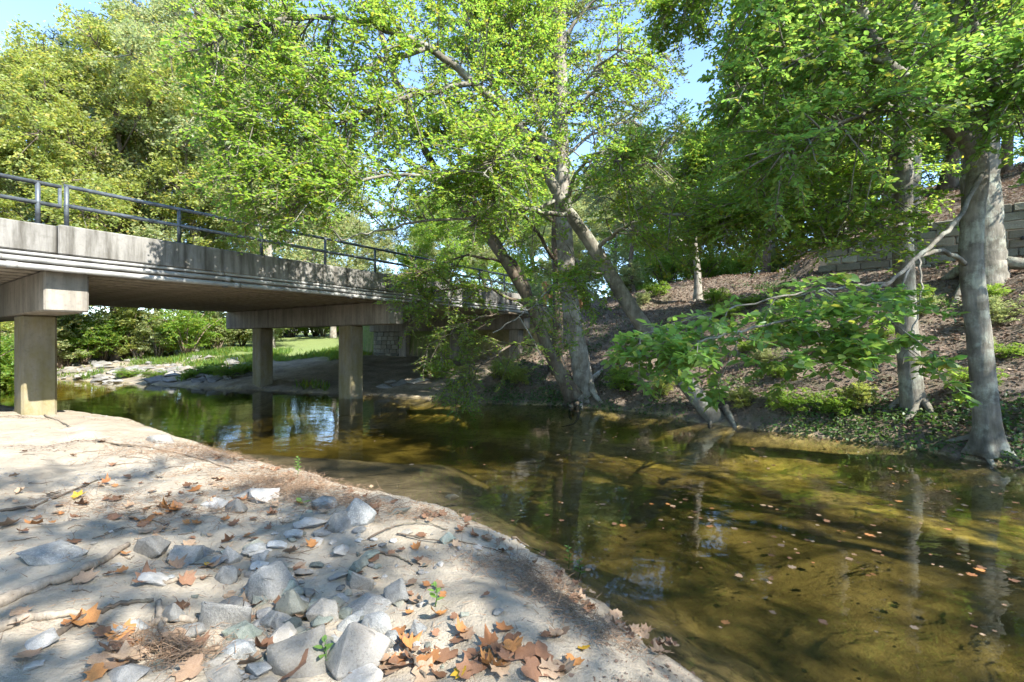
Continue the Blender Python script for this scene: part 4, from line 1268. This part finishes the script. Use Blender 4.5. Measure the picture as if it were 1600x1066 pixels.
# boulders of the far bank
rr = random.Random(4)
for i in range(210):
    px = rr.uniform(85, 395); py = rr.uniform(558, 598)
    p = ground_px(px, py)
    if p[1] > 40: continue
    s = .22 + .6 * rr.random() ** 2
    o = link('boulder', RK['rock_far'][rr.randint(0, 5)], label='grey boulder of the rock pile on the low bank beyond the bridge', cat='boulder', group='boulders on the far bank')
    o.scale = (s * 1.3, s, s * .6); o.location = (p[0], p[1], p[2] + s * .02); o.rotation_euler = (rr.uniform(-.25, .25), rr.uniform(-.25, .25), rr.uniform(0, 6.28))
for px, py, s in ((600, 606, .5), (625, 600, .7), (655, 596, .6), (612, 598, .4)):
    p = ground_px(px, py)
    o = link('boulder', RK['rock_pale'][1], label='pale stone at the water edge beside the second pier', cat='boulder', group='stones beside the second pier')
    o.scale = (s * 1.5, s, s * .5); o.location = (p[0], p[1], p[2]); o.rotation_euler = (0, .1, rr.uniform(0, 6.28))

# ------------------------------------------------------------------ fallen leaves
def lobed_leaf(seed, curl):
    rr = random.Random(seed)
    out = []
    tips = [(-150, .62), (-95, .8), (-45, .95), (0, 1.05), (45, .95), (95, .8), (150, .62)]
    angs = []
    for i, (a, r) in enumerate(tips):
        angs.append((a + rr.uniform(-5, 5), r * rr.uniform(.88, 1.08) * .55))
        if i < len(tips) - 1:
            b = tips[i + 1][0]
            angs.append(((a + b) / 2 - 8, .36 * rr.uniform(.85, 1.1))); angs.append(((a + b) / 2 + 8, .38 * rr.uniform(.85, 1.1)))
    angs.append((180, .16))
    vv = [(0, 0, 0)]
    ph = rr.uniform(0, 6.28)
    for a, r in angs:
        th = R(a); x, y = r * math.sin(th), r * math.cos(th)
        z = curl * (.9 * (x * math.cos(ph) + y * math.sin(ph)) ** 2 + .35 * r * r) + rr.uniform(-.02, .03)
        vv.append((x, y, z))
    vv.append((.0, -.5, .03)); vv.append((.012, -.16, .0)); vv.append((-.012, -.16, 0))
    n = len(angs)
    tr = [(0, 1 + i, 1 + (i + 1) % n) for i in range(n)] + [(n + 1, n + 2, n + 3)]
    return mesh_arrays('fallen_leaf', np.array(vv), [np.array(tr)[:, ::-1]])


FL = {}
for mk in ('fallen_brown', 'fallen_orange', 'fallen_yellow', 'fallen_tan'):
    FL[mk] = []
    for s in range(5):
        me = lobed_leaf(s, [.25, .65, 1.1, .45, 1.5][s]); me.materials.append(M[mk]); FL[mk].append(me)
FLAB = {'fallen_brown': 'dark brown dry lobed leaf lying on the sand bank', 'fallen_orange': 'orange fallen lobed leaf lying on the sand bank',
        'fallen_yellow': 'bright yellow fallen leaf lying on the sand bank', 'fallen_tan': 'pale tan curled leaf lying on the sand bank'}


def fallen(px, py, size, mk, var=None):
    p = ground_px(px, py)
    o = link('fallen_leaf', FL[mk][random.randint(0, 4) if var is None else var], label=FLAB[mk], cat='leaf', group=mk.replace('fallen_', '') + ' leaves fallen on the sand')
    o.location = (p[0], p[1], p[2] + .012 + size * .03); o.scale = (size, size, size)
    o.rotation_euler = (random.uniform(-.35, .45), random.uniform(-.35, .35), random.uniform(0, 6.28))


fl = [(131, 912, .13, 'fallen_tan'), (228, 911, .13, 'fallen_brown'), (134, 980, .14, 'fallen_orange'), (190, 898, .08, 'fallen_orange'), (322, 889, .10, 'fallen_orange'), (326, 887, .06, 'fallen_yellow'),
      (190, 997, .13, 'fallen_orange'), (207, 1011, .11, 'fallen_orange'), (205, 1040, .16, 'fallen_tan'), (180, 1026, .15, 'fallen_brown'), (278, 1009, .14, 'fallen_tan'), (309, 1014, .13, 'fallen_brown'), (301, 1053, .15, 'fallen_tan'),
      (280, 1022, .05, 'fallen_yellow'), (402, 950, .09, 'fallen_brown'), (452, 867, .13, 'fallen_tan'), (307, 767, .15, 'fallen_orange'), (164, 757, .12, 'fallen_orange'), (121, 780, .13, 'fallen_yellow'), (261, 799, .15, 'fallen_orange'),
      (230, 815, .13, 'fallen_orange'), (180, 811, .13, 'fallen_brown'), (10, 825, .16, 'fallen_tan'), (55, 825, .13, 'fallen_orange'), (490, 856, .10, 'fallen_orange'), (720, 833, .09, 'fallen_orange'), (655, 879, .10, 'fallen_brown'),
      (627, 863, .07, 'fallen_brown'), (590, 908, .07, 'fallen_orange'), (693, 936, .06, 'fallen_orange'), (650, 943, .09, 'fallen_tan'), (640, 964, .06, 'fallen_orange'), (549, 1022, .06, 'fallen_orange'), (455, 1056, .2, 'fallen_brown'),
      (640, 1018, .11, 'fallen_orange'), (668, 1036, .14, 'fallen_orange'), (625, 1046, .15, 'fallen_brown'), (695, 1032, .15, 'fallen_brown'), (770, 1055, .13, 'fallen_orange'), (820, 1026, .13, 'fallen_brown'), (850, 1030, .13, 'fallen_brown'),
      (830, 1050, .14, 'fallen_brown'), (880, 1055, .14, 'fallen_tan'), (720, 1060, .08, 'fallen_yellow'), (914, 1019, .08, 'fallen_yellow'), (760, 1040, .08, 'fallen_orange'), (708, 968, .05, 'fallen_brown'), (825, 950, .05, 'fallen_orange'), (735, 1055, .14, 'fallen_brown'),
      (408, 1018, .12, 'fallen_brown'), (390, 1045, .13, 'fallen_tan'), (240, 1020, .1, 'fallen_brown'), (160, 1045, .16, 'fallen_tan'), (660, 1060, .15, 'fallen_tan')]
for a in fl: fallen(*a)
for i in range(210):
    r_ = random.random()
    if r_ < .45: px, py = random.gauss(280, 130), random.gauss(795, 30)
    elif r_ < .7: px, py = random.uniform(0, 420), random.uniform(690, 1060)
    elif r_ < .85: px, py = random.uniform(600, 900), random.uniform(990, 1062)
    else: px, py = random.uniform(430, 760), random.uniform(780, 1000)
    if px < 2 or py < 660 or py > 1064: continue
    p = ground_px(px, py)
    if terrain(np.array([p[0]]), np.array([p[1]]))[1][0] < .06: continue
    fallen(px, py, random.uniform(.05, .12), random.choice(['fallen_brown', 'fallen_brown', 'fallen_orange', 'fallen_tan', 'fallen_tan']))
# a drift of leaves along the edge of the sand
for i in range(110):
    k0 = random.uniform(0, 1)
    px = np.interp(k0, [0, .2, .4, .6, .75, .88, 1], [330, 520, 700, 870, 950, 1030, 1100]); py = np.interp(k0, [0, .2, .4, .6, .75, .88, 1], [705, 765, 812, 895, 965, 1005, 1055])
    p = ground_px(px + random.gauss(-8, 10), py + random.gauss(0, 6), .01)
    o = link('fallen_leaf', FL[random.choice(['fallen_brown', 'fallen_tan'])][random.randint(0, 4)], label='damp brown leaf caught along the lip of the sand bank', cat='leaf', group='leaves caught along the bank lip')
    s = random.uniform(.05, .10); o.location = (p[0], p[1], max(p[2], .0) + .015); o.scale = (s, s, s); o.rotation_euler = (random.uniform(-.4, .4), random.uniform(-.4, .4), random.uniform(0, 6.28))
# floating leaves
cnt = 0
rr = random.Random(9)
while cnt < 290:
    if rr.random() < .8: px, py = rr.uniform(820, 1590), 650 + 260 * rr.random() ** 1.6
    else: px, py = rr.uniform(300, 1590), rr.uniform(625, 1000)
    Y = F * CZ / (py - CY); X = (px - CX) / F * Y
    _, dn, df, *_r = terrain(np.array([X]), np.array([Y]))
    if dn[0] > -.12 or df[0] > -.12: continue
    if fbm(np.array([X * .7 + Y * .5 + 3]), np.array([Y * 1.6 - X * .5]), 3)[0] < -.2 + .3 * rr.random(): continue
    cnt += 1
    mk = rr.choice(['fallen_tan', 'fallen_tan', 'fallen_tan', 'fallen_orange', 'fallen_brown', 'fallen_brown'])
    o = link('floating_leaf', FL[mk][rr.choice([0, 3, 1])], label='small ' + {'fallen_tan': 'pale tan', 'fallen_orange': 'orange', 'fallen_brown': 'dark brown'}[mk] + ' leaf floating on the creek', cat='leaf', group=mk.replace('fallen_', '') + ' leaves floating on the creek')
    s = .028 + .06 * rr.random() ** 1.7; o.location = (X, Y, .006); o.scale = (s, s, s * .5); o.rotation_euler = (rr.uniform(-.05, .05), rr.uniform(-.05, .05), rr.uniform(0, 6.28))

# ------------------------------------------------------------------ roots, sticks, straw
def stick(pts, r0, r1, name, label, cat, mat, lift=.5, group=None, wob=.003):
    P = []
    for px, py in pts:
        p = ground_px(px, py); P.append(p)
    P = smooth_line(P, 7)
    z = terrain(P[:, 0], P[:, 1])[0]
    P[:, 2] = np.maximum(P[:, 2], z) + r0 * lift
    P[1:-1] += rng.normal(size=(len(P) - 2, 3)) * wob
    g = Geo(); g.tube(P, np.linspace(r0, r1, len(P)) * (1 + .12 * np.sin(np.arange(len(P)) * 1.1 + r0 * 900)), 9)
    link(name, g.mesh(name, True), None, mat, label, cat, group)


stick([(-60, 975), (0, 946), (60, 920), (115, 905), (160, 880), (200, 855)], .034, .018, 'root', 'long pale exposed root running up to the upright rock', 'root', M['driftwood'])
stick([(-40, 1000), (0, 990), (45, 972), (90, 967), (125, 966)], .028, .016, 'root', 'curved grey exposed root nearest the bottom of the sand', 'root', M['driftwood'])
stick([(60, 1020), (110, 985), (160, 958), (200, 945), (240, 940)], .018, .008, 'root', 'thin dark root between the two pale roots', 'root', M['bark_brown'])
stick([(205, 995), (226, 984), (255, 976), (310, 978)], .022, .014, 'stick', 'grey dead stick below the small blue grey stone', 'stick', M['driftwood'])
stick([(251, 920), (280, 910), (332, 903)], .016, .006, 'stick', 'short bare stick by a yellow leaf', 'stick', M['driftwood'])
stick([(258, 1000), (252, 975), (248, 945)], .018, .014, 'stick', 'short stick standing across the grey stick', 'stick', M['driftwood'])
stick([(0, 800), (60, 790), (120, 765), (160, 750)], .012, .006, 'stick', 'thin dark twig across the upper sand', 'stick', M['bark_brown'])
stick([(575, 846), (610, 828), (660, 822), (700, 830)], .007, .004, 'stick', 'arched thin black twig near the water', 'stick', M['bark_brown'], 2)
stick([(620, 838), (690, 850), (785, 867)], .006, .003, 'stick', 'long straight black twig near the water', 'stick', M['bark_brown'], 2)
stick([(582, 863), (620, 873), (645, 885)], .009, .005, 'stick', 'dark twig above the pointed stone', 'stick', M['bark_brown'], 1)
stick([(632, 1018), (645, 1040), (665, 1068)], .008, .006, 'stick', 'dark twig among the brown leaves', 'stick', M['bark_brown'], 2)
stick([(150, 690), (230, 700), (300, 715), (370, 738)], .02, .008, 'stick', 'bleached branch along the top of the sand bank', 'stick', M['driftwood'])
stick([(70, 650), (95, 660), (110, 668)], .018, .008, 'stick', 'broken stick at the foot of the first pier', 'stick', M['driftwood'])
stick([(800, 845), (840, 865), (875, 880)], .008, .003, 'stick', 'bare twig hanging off the lip of the bank', 'stick', M['bark_brown'], 3)
for i in range(45):
    px, py = random.gauss(260, 150), random.uniform(680, 1060)
    if px < 5 or px > 640: continue
    a = random.uniform(-.6, .6); L = random.uniform(15, 50)
    stick([(px, py), (px + L * .5, py + L * .5 * a * .5 + random.uniform(-3, 3)), (px + L, py + L * a * .5)], .0045, .002, 'twig', 'thin loose twig lying on the sand', 'twig', M['twig'], 1, 'twigs on the sand', .002)
rg = np.random.default_rng(71)


def straw(cx, cy, sx, sy, n, L):
    px = rg.normal(cx, sx, n); py = rg.normal(cy, sy, n); out = []
    for a, b in zip(px, py):
        Y = F * (CZ - .38) / max(b - CY, 60); out.append(((a - CX) / F * Y, Y))
    o = np.array(out); z, dn, *_q = terrain(o[:, 0], o[:, 1])
    o = o[dn > -.05]; z = z[dn > -.05]
    A = np.stack([o[:, 0], o[:, 1], z + rg.uniform(0, .05, len(o))], -1)
    d = norm(rg.normal(size=A.shape) * np.array([1, .7, .35]))
    return A, A + d * rg.uniform(.3, 1, (len(A), 1)) * L


parts = [straw(455, 762, 60, 14, 2200, .13), straw(640, 800, 60, 9, 500, .1), straw(840, 885, 30, 20, 450, .1), straw(950, 970, 30, 14, 250, .08), straw(330, 705, 50, 8, 900, .13), straw(400, 745, 60, 10, 500, .12), straw(560, 790, 40, 10, 400, .1), straw(260, 715, 80, 14, 900, .14), straw(230, 805, 110, 14, 900, .1), straw(270, 1035, 40, 16, 500, .12), straw(800, 860, 50, 12, 500, .09), straw(880, 930, 25, 25, 500, .08),
         straw(300, 900, 250, 90, 900, .06)]
link('dry_straw', twig_mesh('dry_straw', np.concatenate([p[0] for p in parts]), np.concatenate([p[1] for p in parts]), .002, M['straw']), None, kind='stuff', label='reddish dry straw and needles drifted over the sand')


def sprig(px, py, h, nl, lf, label):
    p = ground_px(px, py); o = link('seedling', None, label=label, cat='seedling'); o.location = p
    g = Geo(); ln = smooth_line([(0, 0, 0), (.01, 0, h * .5), (.0, .01, h)], 4); g.tube(ln, np.linspace(.004, .002, len(ln)), 6)
    link('stem', g.mesh('stem', True), o, M['leaf_ivy'])
    rg_ = np.random.default_rng(int(px))
    for i in range(nl):
        s = .25 + .75 * i / nl; an = i * 2.4
        me = leaf_mesh('leaf', np.array([[0, 0, h * s]]), np.array([[math.cos(an), math.sin(an), .35]]), np.array([[0, 0, 1.]]), np.array([lf * (1.2 - s * .5)]), M['leaf_near'], .6, True)
        link('leaf', me, o)


sprig(506, 1042, .12, 7, .055, 'little green seedling on the pale boulder')
sprig(465, 745, .22, 16, .05, 'upright grey green weed in the straw at the water edge')
sprig(680, 950, .13, 8, .05, 'small green sprout in the sunlit sand')
sprig(470, 790, .05, 3, .09, 'single broad green leaf by the pale rock')
sprig(905, 905, .16, 9, .06, 'green weed growing from the lip of the bank')
sprig(888, 890, .2, 10, .05, 'tall weed on the lip of the bank above the water')

# ------------------------------------------------------------------ far house
house = link('house', None, label='white sided house with dark gable roof far behind the bridge', cat='house')
hx, hy = -16.8, 62.0
house.location = (hx, hy, hz(hx, hy)); house.rotation_euler = (0, 0, .25)
W_, D2, H_ = 11.0, 8.0, 5.2
bm = box_bm(W_, D2, H_); o = link('wall', bm_mesh(bm, 'wall'), house, M['white_siding']); o.location = (0, 0, H_ / 2)
g = Geo()
e = .5; x0, x1, y0, y1 = -W_ / 2 - e, W_ / 2 + e, -D2 / 2 - e, D2 / 2 + e
g.add([(x0, y0, H_ - .1), (x1, y0, H_ - .1), (x1, y1, H_ - .1), (x0, y1, H_ - .1), (x0, 0, H_ + 2.6), (x1, 0, H_ + 2.6)], [(0, 1, 5, 4), (2, 3, 4, 5), (0, 3, 2, 1)], [(0, 4, 3), (1, 2, 5)])
link('roof', g.mesh('roof'), house, M['roof'])
for wx in (-3.8, -1.2, 1.4, 4.0):
    for wz in (1.5, 3.9):
        w_ = link('window', bm_mesh(box_bm(1.1, .12, 1.4), 'window'), house, M['white_siding']); w_.location = (wx, -D2 / 2 - .05, wz)
        p_ = link('pane', bm_mesh(box_bm(.92, .06, 1.22), 'pane'), w_, M['glass_dark']); p_.location = (0, -.05, 0)
